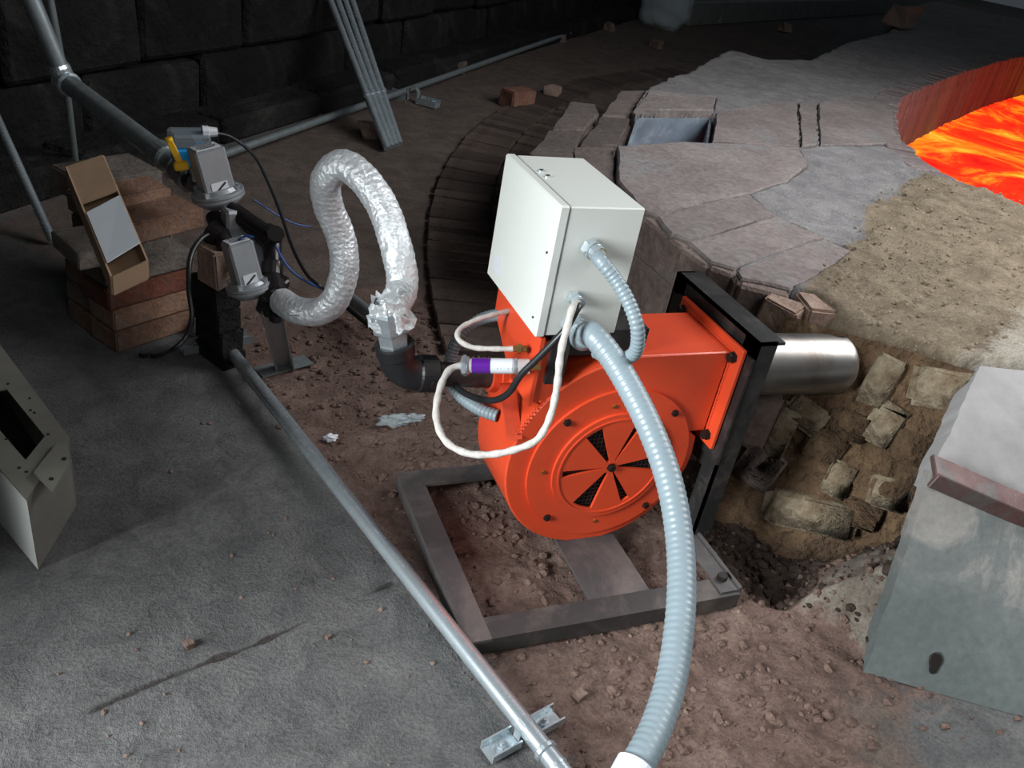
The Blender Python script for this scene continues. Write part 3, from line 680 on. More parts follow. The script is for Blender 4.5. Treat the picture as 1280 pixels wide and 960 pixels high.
for k in range(-11,12):
    h=math.sqrt(max(.0,.11**2-(k*.0098)**2))
    m.box((ci[0]+k*.0098-.0007,yf-.0035,ci[1]-h),(ci[0]+k*.0098+.0007,yf-.0022,ci[1]+h)); m.box((ci[0]-h,yf-.0048,ci[1]+k*.0098-.0007),(ci[0]+h,yf-.0036,ci[1]+k*.0098+.0007))
m.build('wire_guard','mesh_wire',bl)
def bolt(c,d,r=.008,h=.008,mat='bolt_black',par=bl,name='bolt'):
    c=Vector(c);d=Vector(d); m=MB(); m.lathe(c,c+d*h,[(0,r*1.25),(.25,r*1.25),(.26,r),(1,r)],6); return m.build(name,mat,par)
bolt((ci[0],yv,ci[1]),(0,-1,0),.008,.008)
for a in (136,45,-134,-46): bolt((ci[0]+.168*math.cos(math.radians(a)),yf-.007,ci[1]+.168*math.sin(math.radians(a))),(0,-1,0),.0065,.006)
for a in (180,100,-90): bolt((ci[0]+.148*math.cos(math.radians(a)),yf-.007,ci[1]+.148*math.sin(math.radians(a))),(0,-1,0),.004,.003,'brass',bl,'screw')
# outlet flange with bolts
m=MB(); m.obox((1.0605,1.288,.392),(1,0,0),(0,1,0),(0,0,1),.012,.238,.238,.003); fl=m.build('outlet_flange','orange',bl)
for y,z in ((1.19,.485),(1.388,.485),(1.19,.298),(1.388,.298)): bolt((1.0545,y,z),(-1,0,0),.010,.012,par=fl)
m=MB()
for i in range(34):
    t=i/33; m.obox((1.0535,yf-.003,.315+.17*t),(1,0,0),(0,1,0),(0,0,1),.005,.005,.0045,.001); m.obox((1.0535,yf+.165*t,zt_+.003),(1,0,0),(0,1,0),(0,0,1),.005,.0045,.005,.001)
m.build('weld_bead','orange',fl)['kind']='stuff'
# steel tube into the furnace
m=MB(); ax0=Vector((1.137,1.315,.392)); ax1=Vector((1.47,1.315,.372))
m.lathe(ax0-Vector((.06,0,0)),ax1,[(0,.068),(.01,.0695),(.93,.0695),(.97,.072),(1,.066)],48,True); m.build('flame_tube','stainless',bl)['label']='polished steel flame tube with scorched end'
m=MB(); m.bar(Vector((1.09,1.245,.30)),Vector((1.19,1.245,.31)),.012,.02); m.build('tube_support','black_paint',st)
# motor behind the housing
m=MB(); m.lathe((.82,1.366,.26),(.82,1.50,.26),[(0,.075),(.05,.08),(.9,.08),(1,.065)],32); m.build('motor','black_paint',bl)
# head bracket and gas inlet
m=MB(); m.prism([(.632,1.20,.54),(.632,1.42,.54),(.632,1.42,.48),(.632,1.30,.40),(.632,1.20,.395)],(.008,0,0)); hb_=m.build('head_bracket','orange',bl)
m=MB(); m.prism([(.64,1.205,.53),(.64,1.21,.53),(.64,1.21,.40),(.64,1.205,.40)],(.05,0,0)); m.build('gusset','orange',bl)
m=MB(); m.prism([(.632,1.27,.40),(.632,1.276,.40),(.632,1.20,.325),(.632,1.194,.325)],(-.03,0,0)); m.build('gusset','orange',bl)
m=MB(); m.box((.70,1.215,.492),(.86,1.42,.5425)); m.build('mounting_block','black_paint',bl)
m=MB(); m.box((.655,1.196,.445),(.690,1.36,.542)); m.build('head_block','black_paint',bl)
gp0=at(622,470,'y',1.36); gp1=at(499,466,'y',1.36); gd=(gp1-gp0).normalized()
m=MB(); m.lathe(gp0-gd*.05,gp0+gd*.02,[(0,.036),(.75,.036),(.76,.032),(1,.032)],32); m.build('gas_inlet','orange',bl)
for x,y in ((637,499),(637,388),(656,413)): bolt(at(x,y,'y',1.32 if y>400 else 1.40),(0,-1,0),.006,.008,par=hb_)

# gas pipe with elbow
gp=thing('gas_inlet_pipe','black iron gas pipe with a thick elbow feeding the orange burner','pipe',(gp1.x,gp1.y,gp1.z-.04))
m=MB(); m.cyl(gp0+gd*.016,gp1-gd*.052,.0245,28); m.build('pipe','black_paint',gp)
ue=(at(492,425,'y',1.36)-gp1).normalized()
arc=[gp1-gd*.05]+[gp1-gd*(.034*(1-math.sin(t)))+ue*(.034*(1-math.cos(t))) for t in np.linspace(0,math.pi/2,9)]+[gp1+ue*.062]
m=MB(); m.tube(arc,.034,28); m.lathe(gp1-gd*.075,gp1-gd*.035,[(0,.033),(.1,.037),(.9,.037),(1,.034)],28); m.lathe(gp1+ue*.042,gp1+ue*.07,[(0,.034),(.1,.037),(.9,.037),(1,.033)],28); m.build('elbow','rubber',gp)
m=MB(); m.cyl(gp1-gd*.062+Vector((0,-.034,.0)),gp1-gd*.062+Vector((0,-.045,.0)),.009,8); m.build('plug','iron',gp)

# foil wrapped hose
fh=thing('foil_hose','silver foil-wrapped flexible gas hose arching to the black elbow','hose',gp1+ue*.07)
P=[away(352,376,2.02),away(372,388,1.97),away(398,390,1.93),away(420,372,1.90),(away(431,335,1.87)),away(425,295,1.85),away(411,258,1.82),away(408,226,1.78),away(427,207,1.75),away(452,222,1.72),away(480,262,1.69),away(497,315,1.66),away(502,360,1.655),at(495,405,'y',1.36)]
P[-1]=gp1+ue*.135
pp=resample(curve(P,14),.004)
def fr_(L,a,t): 
    return .0300+.0006*math.cos(2*math.pi*L/.014+math.sin(3*a))+.0009*math.sin(3*a+31*L)+.0005*math.sin(9*a-120*L)
m=MB(); m.tube(pp,.03,40,fr_); m.build('foil_sleeve','foil',fh)
h0=gp1+ue*.068
m=MB(); m.lathe(h0,h0+ue*.035,[(0,.029),(1,.029)],6); m.lathe(h0+ue*.03,h0+ue*.075,[(0,.034),(.08,.037),(.9,.037),(1,.031)],6); m.build('union_nut','zinc',fh)
def rag(c,n,rad,seed,mat='foil'):
    random.seed(seed); m=MB(); c=Vector(c); nr=7; vs=[];fs=[]
    for i in range(nr):
        for k in range(n):
            a=2*math.pi*k/n; r=rad*(.9+.55*i/(nr-1)*(1+.8*math.sin(2*a+seed)+.35*random.uniform(-1,1))*.5)
            u_=ue.orthogonal().normalized(); v_=ue.cross(u_)
            vs.append(c+ue*(.028-.055*i/(nr-1)+random.uniform(-.007,.007))+(u_*math.cos(a)+v_*math.sin(a))*(r+random.uniform(-.004,.004)))
    for i in range(nr-1):
        for k in range(n): fs.append((i*n+k,i*n+(k+1)%n,(i+1)*n+(k+1)%n,(i+1)*n+k))
    return m.add(vs,fs)
rag(h0+ue*.070,26,.031,4).build('torn_foil','foil',fh)['label']='torn foil edge round the nut'
m=MB(); a=away(404,385,1.91);q=away(362,393,1.93)
for k in range(5): m.tube([a+Vector((0,0,.004*k-.01)),(a+q)/2+Vector((0,.0,.003*k-.015)),q+Vector((.01*random.random(),0,.01*random.random()))],.004,5)
m.build('foil_tail','foil',fh)

# ---------------------------------------------------------------- control box
xb0,xb1,yb0,yb1,zb0,zb1=.618,.775,1.195,1.452,.5445,.788
bxx=thing('control_box','cream metal control box mounted on top of the orange burner','box',((xb0+xb1)/2,(yb0+yb1)/2,zb0))
m=MB(); m.obox(((xb0+.018+xb1)/2,(yb0+yb1)/2,(zb0+zb1)/2),(1,0,0),(0,1,0),(0,0,1),xb1-xb0-.018,yb1-yb0-.004,zb1-zb0-.004,.002); cs=m.build('case','cream',bxx)
m=MB(); m.obox((xb0+.007,(yb0+yb1)/2,(zb0+zb1)/2),(1,0,0),(0,1,0),(0,0,1),.019,yb1-yb0,zb1-zb0,.003); dr=m.build('door','cream',bxx)
m=MB(); m.box((xb0-.0035,1.392,.568),(xb0-.0024,1.425,.602)); m.build('rating_plate','label_white',dr)
for y,z in ((1.21,.70),(1.215,.575)): m=MB(); m.cyl((xb0-.0026,y,z),(xb0-.0045,y,z),.0022,10); m.build('screw','bolt_black',dr)
for x,y in ((676,214),(684,221)):
    p=at(x,y,'z',zb1-.002); m=MB(); m.cyl(p,p+Vector((0,0,.0025)),.0048,14); o=m.build('vent_screw','zinc',cs); m=MB(); m.box((p.x-.002,p.y-.001,p.z+.0025),(p.x+.004,p.y+.001,p.z+.004)); m.build('screw_slot','bolt_black',o)
def gland(c,d,r,name='gland',par=bxx,mat='zinc',L=.03):
    c=Vector(c);d=Vector(d).normalized(); m=MB(); m.lathe(c,c+d*L*.35,[(0,r*1.25),(1,r*1.25)],6); m.lathe(c+d*L*.35,c+d*L,[(0,r*1.15),(.3,r*1.2),(.35,r*1.05),(1,r)],12); return m.build(name,mat,par)
g1=at(736,308,'y',yb0); g2=at(717,372,'y',yb0); g3=at(712,400,'y',yb0)
gland(g1,(.25,-1,-.1),.014); gland(g2,(0,-1,0),.011,L=.025); gland(g3,(.3,-1,-.3),.017,L=.04)
# ---------------------------------------------------------------- conduits and cables
def hose(name,label,cat,P,r,mat,n=16,pitch=None,amp=0,step=None,part=None):
    pp=resample(curve(P,14),step or (pitch/4 if pitch else .008)); m=MB(); m.tube(pp,r,n,ribs(r,pitch,amp) if pitch else None); return tag(m.build(name,mat),label,cat)
big=thing('grey_conduit','thick grey ribbed conduit hanging from the control box past the front','conduit',away(795,955,1.2))
P=[g3+Vector((.012,-.04,-.012)),away(740,418,1.46),away(770,455,1.44),away(808,525,1.41),away(836,600,1.38),away(850,680,1.35),away(851,760,1.31),away(840,845,1.27),away(820,910,1.23),away(795,960,1.20),away(765,1015,1.19),away(700,1110,1.25)]
pp=resample(curve(P,16),.0022); m=MB(); m.tube(pp,.0215,28,ribs(.0213,.0105,.00045)); m.build('sheath','conduit_grey',big)
d=(pp[20]-pp[0]).normalized(); m=MB(); m.lathe(pp[0]-d*.012,pp[0]+d*.03,[(0,.019),(.05,.0235),(.9,.0235),(1,.0215)],24); m.build('collar','conduit_grey',big)
q=away(795,958,1.20); i=min(range(len(pp)),key=lambda i:(pp[i]-q).length); d=(pp[i+5]-pp[i-5]).normalized(); m=MB(); m.lathe(pp[i]-d*.004,pp[i]+d*.05,[(0,.0225),(.05,.027),(.95,.027),(1,.0225)],24); m.build('end_collar','label_white',big)
sc=thing('flexible_conduit','slim grey ribbed conduit looping from the upper gland of the control box','conduit',g1+Vector((.01,-.03,-.01)))
P=[g1+Vector((.008,-.03,-.006)),away(750,325,1.39),away(770,350,1.385),away(787,380,1.385),away(797,412,1.39),away(795,438,1.42),away(782,448,1.46),away(765,449,1.50),away(745,440,1.53)]
pp=resample(curve(P,16),.002); m=MB(); m.tube(pp,.0115,18,ribs(.0113,.008,.0008)); m.build('sheath','conduit_grey',sc)
m=MB(); d=(pp[10]-pp[0]).normalized(); m.lathe(pp[0],pp[0]+d*.004,[(0,.0128),(1,.0128)],16); m.build('seal_ring','yellow',sc)
hose('flexible_conduit','slim grey ribbed conduit curving behind the black gas pipe','conduit',[away(645,388,1.72),away(625,393,1.73),away(598,401,1.75),away(574,422,1.76),away(563,450,1.77),away(565,478,1.76),away(578,497,1.74),away(600,512,1.72),away(622,520,1.71)],.0125,'conduit_grey',16,.008,.0009)
hose('white_cable','white braided wire looping below the purple ignition sensor to the box','cable',[away(577,457,1.56),away(562,462,1.55),away(550,485,1.53),away(545,520,1.51),away(556,550,1.49),away(582,566,1.47),away(615,568,1.46),away(650,560,1.445),away(673,548,1.44),away(688,520,1.43),away(696,485,1.42),away(701,440,1.42),away(710,405,1.42),away(716,384,1.43),g2+Vector((0,-.022,0))],.0062,'white_sleeve',12,.03,.0006,.006)
hose('white_cable','short white braided wire bending from the brass plug behind the box','cable',[away(641,436,1.575),away(615,436,1.575),away(590,434,1.58),away(573,424,1.59),away(575,411,1.61),away(595,400,1.63),away(618,393,1.65),away(640,388,1.67)],.005,'white_sleeve',12,.03,.0005,.006)
hose('black_cable','black rubber cable drooping from the control box gland over the orange bracket','cable',[g2+Vector((.003,-.022,-.004)),away(722,385,1.44),away(708,410,1.45),away(690,430,1.46),away(668,452,1.48),away(650,470,1.50),away(637,490,1.53),away(620,500,1.57),away(600,499,1.61),away(582,492,1.66),away(568,482,1.70)],.0062,'rubber',12)
# ignition sensor tube
sn=thing('ignition_sensor','clear tubular flame sensor with purple and white bands and metal clamp','sensor',away(575,457,1.56))
s0=away(582,457,1.555); s1=away(662,458,1.545); sd=(s1-s0).normalized(); SL=(s1-s0).length
m=MB(); m.lathe(s0,s1,[(0,.0135),(1,.0135)],24); m.build('glass_tube','clear_tube',sn)
m=MB(); m.lathe(s0+sd*.012,s0+sd*.045,[(0,.0142),(1,.0142)],24,True); m.build('purple_band','purple',sn)
m=MB(); m.lathe(s0+sd*.046,s0+sd*.085,[(0,.0140),(1,.0140)],24,True); lw=m.build('white_label','label_white',sn)
m=MB()
for k in range(5):
    c=s0+sd*(.052+k*.0065); m.obox(c+Vector((0,-.0125,.0065)),sd,(0,.6,.8),(0,-.8,.6),.0018,.009-.001*(k%3),.001)
m.build('fine_print','ink',lw)
m=MB(); m.lathe(s0-sd*.008,s0+sd*.006,[(0,.0125),(.1,.017),(.9,.017),(1,.015)],20); m.lathe(s0-sd*.004,s0+sd*.002,[(0,.02),(1,.02)],6); m.build('clamp','zinc',sn)
m=MB(); m.lathe(s0+sd*.088,s0+sd*.093,[(0,.0148),(1,.0148)],20); m.build('end_ring','zinc',sn)
m=MB(); m.lathe(s1-sd*.004,s1+sd*.02,[(0,.008),(1,.008)],6); m.build('stem','brass',sn)
pg=away(645,436,1.57); m=MB(); m.lathe(pg-sd*.004,pg+sd*.02,[(0,.006),(.3,.006),(.31,.0095),(.6,.0095),(.61,.006),(1,.006)],6); tag(m.build('brass_plug','brass'),'small brass plug above the purple sensor on the orange bracket','plug')

# ---------------------------------------------------------------- floor pipe with clamps
fp=thing('floor_pipe','long galvanised pipe running along the floor under the stand','pipe',(.36,1.4,0))
a=at(236,372,'z',.045); b=at(705,968,'z',.03); b2=b+(b-a).normalized()*.4; 
m=MB(); m.tube([a,(a+b)/2,b2],.0165,20); m.build('pipe','zinc',fp)
def clamp(name,c,d,par_lbl,s=1.0,mat='zinc'):
    c=Vector(c); d=Vector(d).normalized(); sdv=Vector((d.y,-d.x,0)).normalized(); t=thing(name,par_lbl,'clamp',(c.x,c.y,0))
    w_=.04*s; Lh=.075*s; zb_=max(.004,c.z-.042*s)
    for side in (-1,1):
        m=MB(); e=c+sdv*side*(.020*s+Lh/2); 
        m.obox(Vector((e.x,e.y,zb_)),sdv,d,(0,0,1),Lh,w_,.003); m.obox(Vector((e.x,e.y,zb_+.011*s))+d*w_/2,sdv,d,(0,0,1),Lh,.003,.022*s); m.obox(Vector((e.x,e.y,zb_+.011*s))-d*w_/2,sdv,d,(0,0,1),Lh,.003,.022*s)
        m.build('strut_channel',mat,t)
        q=Vector((e.x,e.y,zb_+.002)); m=MB(); m.lathe(q,q+Vector((0,0,.016*s)),[(0,.010*s),(.5,.010*s),(.51,.005*s),(1,.005*s)],6); m.build('bolt',mat,t)
    m=MB(); u_=Vector((0,0,1)); arc=[c+sdv*math.cos(t_)*.0195*s+u_*math.sin(t_)*.0195*s for t_ in np.linspace(-.5,math.pi+.5,14)]
    for p,q in zip(arc,arc[1:]): m.bar(p,q,.022*s,.003,up=((p+q)/2-c))
    m.bar(arc[0],arc[0]-u_*(arc[0].z-zb_-.002),.02*s,.003,up=sdv); m.bar(arc[-1],arc[-1]-u_*(arc[-1].z-zb_-.002),.02*s,.003,up=sdv)
    m.build('strap',mat,t); return t
dd=(b-a).normalized()
def onpipe(px,py):
    p=at(px,py,'z',.035); t=(p-a).dot(dd); return a+dd*t
c1=onpipe(657,905); c2=onpipe(266,420)
clamp('pipe_clamp',c1,dd,'shiny strut clamp on the floor pipe in the foreground',.8)
clamp('pipe_clamp',c2,dd,'dull strut clamp on the floor pipe beside the brick stack',1.0,'dull_zinc')
m=MB(); q=onpipe(682,937); m.lathe(q-dd*.006,q+dd*.006,[(0,.018),(.2,.0205),(.8,.0205),(1,.018)],18); m.lathe(q+dd*.03,q+dd*.035,[(0,.018),(1,.018)],18); m.build('coupling','zinc',fp)
# conduit along the wall
wp=thing('wall_pipe','thin galvanised pipe along the foot of the dark back wall','pipe',at(515,115,'z',0))
a2=at(262,199,'z',.05); b2_=at(786,15,'z',.05); m=MB(); m.tube([a2-(b2_-a2).normalized()*.15,(a2+b2_)/2,b2_],.017,14); m.build('pipe','dull_zinc',wp)
q=at(517,116,'z',.05); clamp('pipe_clamp',q,(b2_-a2),'shiny clamp on the thin pipe at the back wall',1.6)
# leaning bundle of rods
for k in range(4):
    p=at(484+k*5.2,186-k*2.0,'z',.02); p=Vector((p.x,p.y,max(.02,p.z))); 
    s=(405+k*9.5,-20); n_=-np.array(wn); top=wall_at(s[0],s[1],np.array(w0-wn*.12),np.array(wn)); e=p+(top-p)*1.25 if False else top
    m=MB(); m.tube([p,e],.0165,14); m.tube([p+(e-p)*.3,p+(e-p)*.32],.0205,14)
    o=m.build('steel_tube','zinc'); tag(o,['leftmost','second from left','third from left','rightmost'][k]+' of the four galvanised tubes leaning on the back wall','tube','galvanised tubes leaning on the back wall')
# left pipes
p=at(66,302,'z',.015); top=wall_at(-30,90,np.array(w0-wn*.12),np.array(wn)); m=MB(); m.tube([p,top],.0135,14)
tag(m.build('steel_tube','zinc'),'single galvanised tube leaning alone at the left edge','tube')
vp=thing('gas_supply_pipe','galvanised supply pipe dropping along the wall to the yellow valve','pipe',at(95,200,'z',0))
j=away(82,102,3.05); e=away(222,208,2.50); t_=away(30,-22,3.0)
m=MB(); m.tube([t_,j],.025,18); m.build('upper_pipe','dull_zinc',vp)
m=MB(); m.tube([j,e],.029,18); m.build('sloping_pipe','dull_zinc',vp)
dj=(e-j).normalized(); m=MB(); m.lathe(j-dj*.02,j+dj*.035,[(0,.026),(.1,.036),(.9,.036),(1,.03)],18); m.lathe(j,j+(t_-j).normalized()*.05,[(0,.03),(.8,.03),(1,.027)],18); m.build('elbow','zinc',vp)
q0=away(203,194,2.55); m=MB(); m.lathe(q0-dj*.03,q0+dj*.03,[(0,.030),(.1,.035),(.9,.035),(1,.03)],18); m.build('coupling','dull_zinc',vp)
a=away(96,203,3.25); b=away(48,-40,3.2)
m=MB(); m.tube([at(97,225,'z',.01),away(83,110,3.3),away(57,-30,3.2)],.012,12); tag(m.build('steel_tube','dull_zinc'),'thin galvanised tube standing behind the supply pipe joint','tube')
# pipe stub on the floor behind the foil hose
a=at(424,362,'z',.06); b=at(482,408,'z',.10); m=MB(); m.tube([a,b],.018,16); tag(m.build('pipe_section','dull_zinc'),'short dull grey pipe behind the foil-wrapped nut','pipe')
m=MB(); m.tube([at(432,383,'z',.03),at(470,414,'z',.03)],.008,8); tag(m.build('thin_rod','rubber'),'thin black rod beside the short dull grey pipe','rod')

# ---------------------------------------------------------------- gas valve train
def valve(nm,label,base,top,side,dsz,bw,bd_,mat='alu'):
    base=Vector(base);top=Vector(top);ax=(top-base).normalized();H=(top-base).length
    sx=Vector(side); sx=(sx-ax*sx.dot(ax)).normalized(); sy=ax.cross(sx)
    t=thing(nm,label,'valve',base)
    m=MB(); m.lathe(base-ax*.02*dsz/.06,base+ax*.028*dsz/.06,[(0,dsz*.62),(.3,dsz*.9),(.42,dsz*.93),(.45,dsz*1.04),(.58,dsz*1.04),(.61,dsz*.98),(.64,dsz*1.04),(.78,dsz*1.04),(.82,dsz*.9),(1,dsz*.8)],36); dh=m.build('diaphragm_housing',mat,t)
    for k in range(4):
        a=math.pi/4+k*math.pi/2; c=base+(sx*math.cos(a)+sy*math.sin(a))*dsz*.9+ax*.018*dsz/.06; m=MB(); m.lathe(c,c+ax*.012,[(0,.0065),(1,.0065)],6); m.build('bolt','zinc',dh)
    c=base+ax*(H*.5+.012); m=MB(); m.obox(c,sx,sy,ax,bw,bd_,H,.005); bk=m.build('coil_block',mat,t)
    m=MB(); m.obox(c+ax*(H/2+.0012)+sx*0,sx,sy,ax,bw*.8,bd_*.8,.002); lb=m.build('top_label','label_white',bk)
    m=MB()
    for k in range(4): m.obox(c+ax*(H/2+.0028)-sy*bd_*.27+sy*bd_*.18*k,sx,sy,ax,bw*(.62 if k%2 else .5),bd_*.045,.001)
    m.build('label_text','ink',lb)
    fc=(-sy if (-sy).dot(Vector(CAM)-c)>0 else sy)
    m=MB(); m.obox(c+fc*(bd_/2+.001)-ax*H*.32,sx,fc,ax,bw*.55,.002,H*.25); lb=m.build('side_label','label_white',bk)
    m=MB(); m.obox(c+fc*(bd_/2+.0024)-ax*H*.32,(sx+ax*.7),fc,ax,bw*.5,.0012,H*.04); m.build('label_text','ink',lb)
    q=c+sx*(bw/2)-ax*H*.3; m=MB(); m.lathe(q,q+sx*.006,[(0,.006),(1,.006)],10); m.build('screw','zinc',bk)
    return t
vs1=valve('gas_valve','upper aluminium gas valve with round housing below the blue switch',away(274,247,2.33),away(258,190,2.30),(1,.25,0),.062,.075,.07)
vs2=valve('gas_valve','lower aluminium gas valve with round housing above the steel bracket',away(312,362,2.14),away(297,307,2.11),(1,.25,0),.050,.060,.06)
# blue pressure switch
ps=thing('pressure_switch','small blue box with clear cover mounted above the upper gas valve','switch',away(240,195,2.38))
c=away(238,184,2.40); axp=(away(233,150,2.38)-away(240,195,2.40)).normalized(); sxp=Vector((1,.15,0))
m=MB(); m.obox(c-axp*.018,sxp,(0,1,0),axp,.088,.07,.045,.004); m.build('body','blue',ps)
m=MB(); m.obox(c+axp*.022,sxp,(0,1,0),axp,.092,.074,.036,.006); m.build('clear_cover','clear_cover',ps)
m=MB(); m.obox(c+axp*.014-Vector((.01,0,0)),sxp,(0,1,0),axp,.04,.05,.02,.003); m.build('terminal_block','ink',ps)
q=away(259,165,2.38); m=MB(); m.lathe(q-Vector((.012,0,0)),q+Vector((.024,.004,0)),[(0,.015),(.4,.015),(.45,.013),(1,.011)],8); m.build('cable_gland','label_white',ps)
m=MB(); m.tube([c-axp*.04,c-axp*.085],.014,12); m.build('stem','alu',ps)
# ball valve with yellow handle
bv=thing('ball_valve','ball valve with yellow lever at the end of the sloping pipe','valve',away(232,222,2.48))
q=away(232,218,2.47); m=MB(); m.lathe(q-dj*.045,q+dj*.03,[(0,.030),(.3,.030),(.35,.035),(.7,.035),(.75,.04),(1,.04)],8); m.build('body','dull_zinc',bv)
m=MB(); m.tube([q+dj*.02,away(247,228,2.42)],.03,16); m.build('nipple','iron',bv)
m=MB(); a=away(226,206,2.33);b=away(210,172,2.31); m.bar(a,b,.016,.006,up=(0,-1,0),bev=.002); m.bar(away(217,208,2.33),away(236,206,2.33),.024,.02,bev=.004); m.tube([b-(b-a)*.12,b],.009,8); m.build('lever','yellow',bv)
m=MB(); m.tube([away(227,210,2.34),q],.009,10); m.build('stem','zinc',bv)
# iron fittings
ft=thing('iron_fittings','cluster of black iron nipples and elbows joining the two gas valves','fittings',away(345,340,2.12))
def seg(name,a,b,r,mat='iron',collar=True):
    a=Vector(a);b=Vector(b); m=MB(); m.tube([a,b],r,18); d=(b-a).normalized(); L=(b-a).length
    if collar: m.lathe(b-d*.03,b+d*.008,[(0,r),(.1,r*1.28),(.9,r*1.28),(1,r)],18); 
    return m.build(name,mat,ft)
e1=away(342,299,2.2); seg('nipple',away(289,262,2.28),e1,.0225)
m=MB(); m.lathe(e1+Vector((.0,-.025,.02)),e1+Vector((0,-.035,.03)),[(0,.021),(1,.021)],8); m.build('plug','iron',ft)
e2=away(340,342,2.17); seg('nipple',e1,e2,.020)
e3=away(344,366,2.13); seg('nipple',e2,e3,.022)
e4=away(350,378,2.09); seg('elbow',e3,away(338,388,2.11),.026); seg('outlet_nipple',e3,away(362,381,2.05),.021)
for k,(x,y,d_,r) in enumerate(((338,352,2.14,.020),(352,352,2.15,.018),(336,378,2.10,.018),(356,372,2.07,.017),(345,394,2.09,.018),(362,392,2.05,.012))):
    q=away(x,y,d_); m=MB(); m.lathe(q-Vector((0,0,.012)),q+Vector((0,-.006,.012)),[(0,r*.8),(.15,r),(.85,r),(1,r*.75)],8); m.build('nut','iron',ft)
seg('nipple',away(268,272,2.32),away(285,312,2.22),.022,collar=False)
seg('nipple',away(265,290,2.28),away(275,296,2.27),.026)
m=MB(); m.obox(away(292,272,2.27),(1,.25,0),(0,1,0),(0,0,1),.05,.05,.05,.006); m.build('flange_block','alu',ft)
m=MB(); m.prism([away(280,285,2.26),away(322,283,2.26),away(338,330,2.19),away(322,345,2.17)],(0,.03,0)); o=m.build('mount_plate','alu',ft)
# support bracket
sb=thing('support_bracket','upright galvanised channel bracket holding the lower gas valve','bracket',at(362,458,'z',0))
f0=at(362,458,'z',.004); tt=away(338,385,2.12); 
ftp=Vector((f0.x-.015,f0.y,.006)); up_=(tt-ftp).normalized()
m=MB(); m.bar(ftp,tt,.045,.004,up=(0,-1,.2)); m.bar(ftp+Vector((-.022,-.012,0)),tt+Vector((-.022,-.012,0)),.004,.024,up=(0,-1,.2)); m.bar(ftp+Vector((.022,-.012,0)),tt+Vector((.022,-.012,0)),.004,.024,up=(0,-1,.2)); m.build('channel','alu',sb)
m=MB(); m.obox(Vector((ftp.x,ftp.y,.006)),(1,.4,0),(0,1,0),(0,0,1),.15,.05,.004); m.build('foot_plate','dull_zinc',sb)
# cables in the dark
hose('black_cable','black cable arching from the blue switch down behind the foil hose','cable',[away(266,166,2.38),away(290,172,2.40),away(318,195,2.40),away(337,232,2.36),away(352,270,2.3),away(366,310,2.22),away(385,345,2.15),away(405,362,2.1),at(425,385,'z',.012)],.0045,'rubber',10)
hose('black_cable','thick black cable looping beside the brick stack down to the floor','cable',[away(270,290,2.26),away(252,298,2.24),away(238,322,2.20),away(236,360,2.17),away(240,395,2.16),away(233,420,2.17),away(215,438,2.17),at(195,445,'z',.01),at(174,444,'z',.01)],.0062,'rubber',10)
hose('blue_cable','thin blue wire running right behind the iron fittings','cable',[away(318,250,2.34),away(345,268,2.36),away(370,280,2.38),away(392,284,2.4)],.0022,'blue_wire',6)
hose('blue_cable','thin blue wire dropping from the iron fittings behind the foil hose','cable',[away(345,308,2.16),away(357,330,2.15),away(372,345,2.15),away(395,358,2.15),away(408,362,2.15)],.0028,'blue_wire',6)
hose('blue_cable','short blue wire looped over the lower gas valve','cable',[away(296,303,2.10),away(302,297,2.09),away(312,295,2.08),away(318,297,2.08)],.0025,'blue_wire',6)
# plaster lump under the train
chunk('brick_fragment',away(268,330,2.27)-Vector((0,0,.05)),.07,.09,.10,.6,'pink_brick','pinkish broken brick lump wedged under the valve fittings','brick',jit=.012)
for k,(x,y) in enumerate(((258,345),(262,362))):
    pass
# bricks added under the lump, near-black in colour to pass for shade
c=away(268,330,2.27); z_=c.z-.05
k=0
while z_>.03:
    h=min(.062,z_-.002); chunk('brick',(c.x+.005*k,c.y+.02,z_-h),.07,.12,h-.001,.5,'wall_stone',f'brick darkened as if in shade, {["topmost","second","third","fourth","fifth"][k]} of the column added under the pinkish lump','brick','bricks under the valve fittings'); z_-=h; k+=1
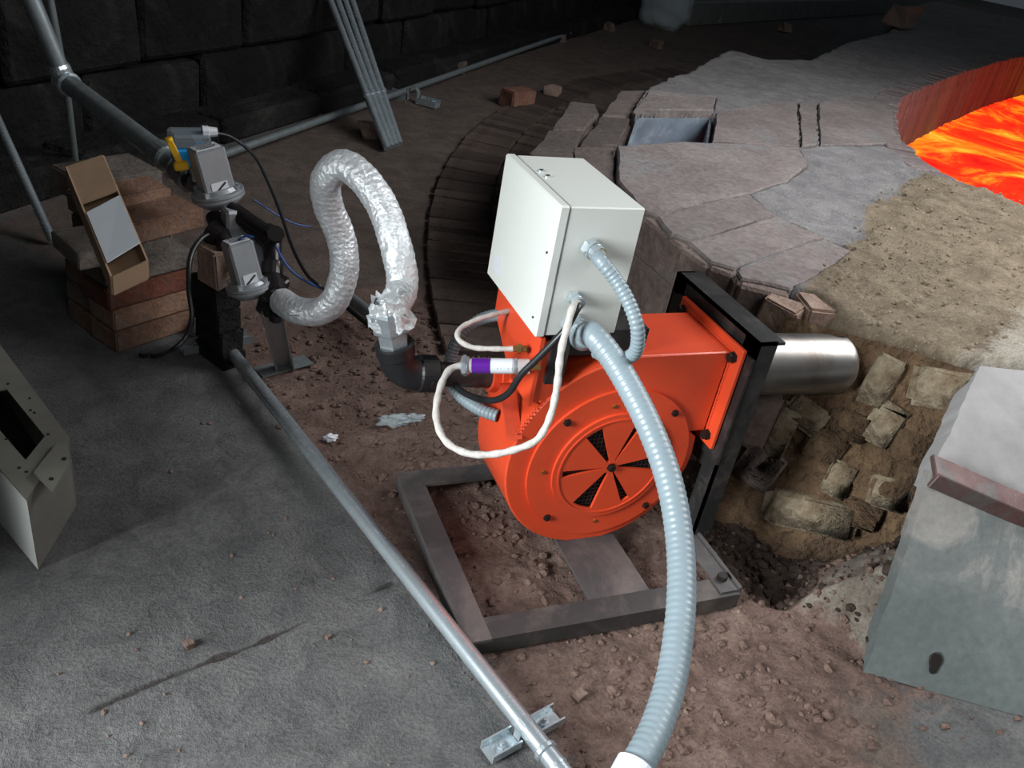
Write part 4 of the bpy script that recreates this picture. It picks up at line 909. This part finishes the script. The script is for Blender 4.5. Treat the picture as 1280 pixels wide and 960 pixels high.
# clear plastic bag and scraps
def blob(name,c,rx,ry,rz,mat,label,cat,seed=1,amp=.12):
    bm=bmesh.new(); bmesh.ops.create_icosphere(bm,subdivisions=4,radius=1); m=MB(); bm.verts.index_update(); vs=[]
    for v in bm.verts:
        p=v.co; d=1+amp*math.sin(4*p.x+seed)*math.sin(5*p.y+2*seed)+amp*.7*math.sin(9*p.z+3*p.x+seed)+amp*.4*math.sin(17*p.y+11*p.x); vs.append(Vector((c[0]+p.x*rx*d,c[1]+p.y*ry*d,c[2]+max(p.z*d,-.8)*rz)))
    m.add(vs,[tuple(v.index for v in f.verts) for f in bm.faces],True); bm.free(); return tag(m.build(name,mat),label,cat)
c=at(828,34,'z',.0); blob('plastic_bag',(c.x,c.y,.20),.27,.25,.26,'clear_film','clear crumpled plastic bag on the soil by the back wall','bag',2,.07)
c=at(492,527,'z',.0); g=gz(c,.012); m=blob('plastic_scrap',g,.035,.02,.010,'clear_film','shiny scrap of clear film on the soil left of the orange burner','scrap',5,.3)
c=at(516,526,'z',.0); g=gz(c,.010); blob('plastic_scrap',g,.025,.012,.008,'clear_film','second smaller film scrap, nearer the orange burner','scrap',8,.3)
c=at(413,550,'z',.0); g=gz(c,.010); blob('plastic_scrap',g,.014,.010,.008,'label_white','small white scrap of paper on the soil beside the floor pipe','scrap',8,.3)
for k,(x,y,s) in enumerate(((725,868,.012),(237,808,.010),(410,798,.006),(597,326,.01),(300,215,.01))[:3]):
    chunk('pebble',gz(at(x,y,'z',0),-.001),s*1.6,s*1.4,s*1.2,.4,'pebble',['round pebble on the brown soil right of the foreground clamp','lone dark pebble on the grey concrete at the lower left','tiny pebble near the long crack in the concrete'][k],'pebble',jit=s*.25)
for k,(x,y) in enumerate(((463,170),(575,92),(760,38),(745,28),(700,52),(820,60))):
    g=at(x,y,'z',0); chunk('stone',(g.x,g.y,-.005),.10,.08,.07,k,'pebble',['small stone right of the leaning tubes','small stone on the soil below the wall pipe clamp','whitish stone left of the plastic bag','rubble stone left of the plastic bag behind the pipe','stone in front of the thin wall pipe','flat stone on the soil in front of the plastic bag'][k],'stone',jit=.02)
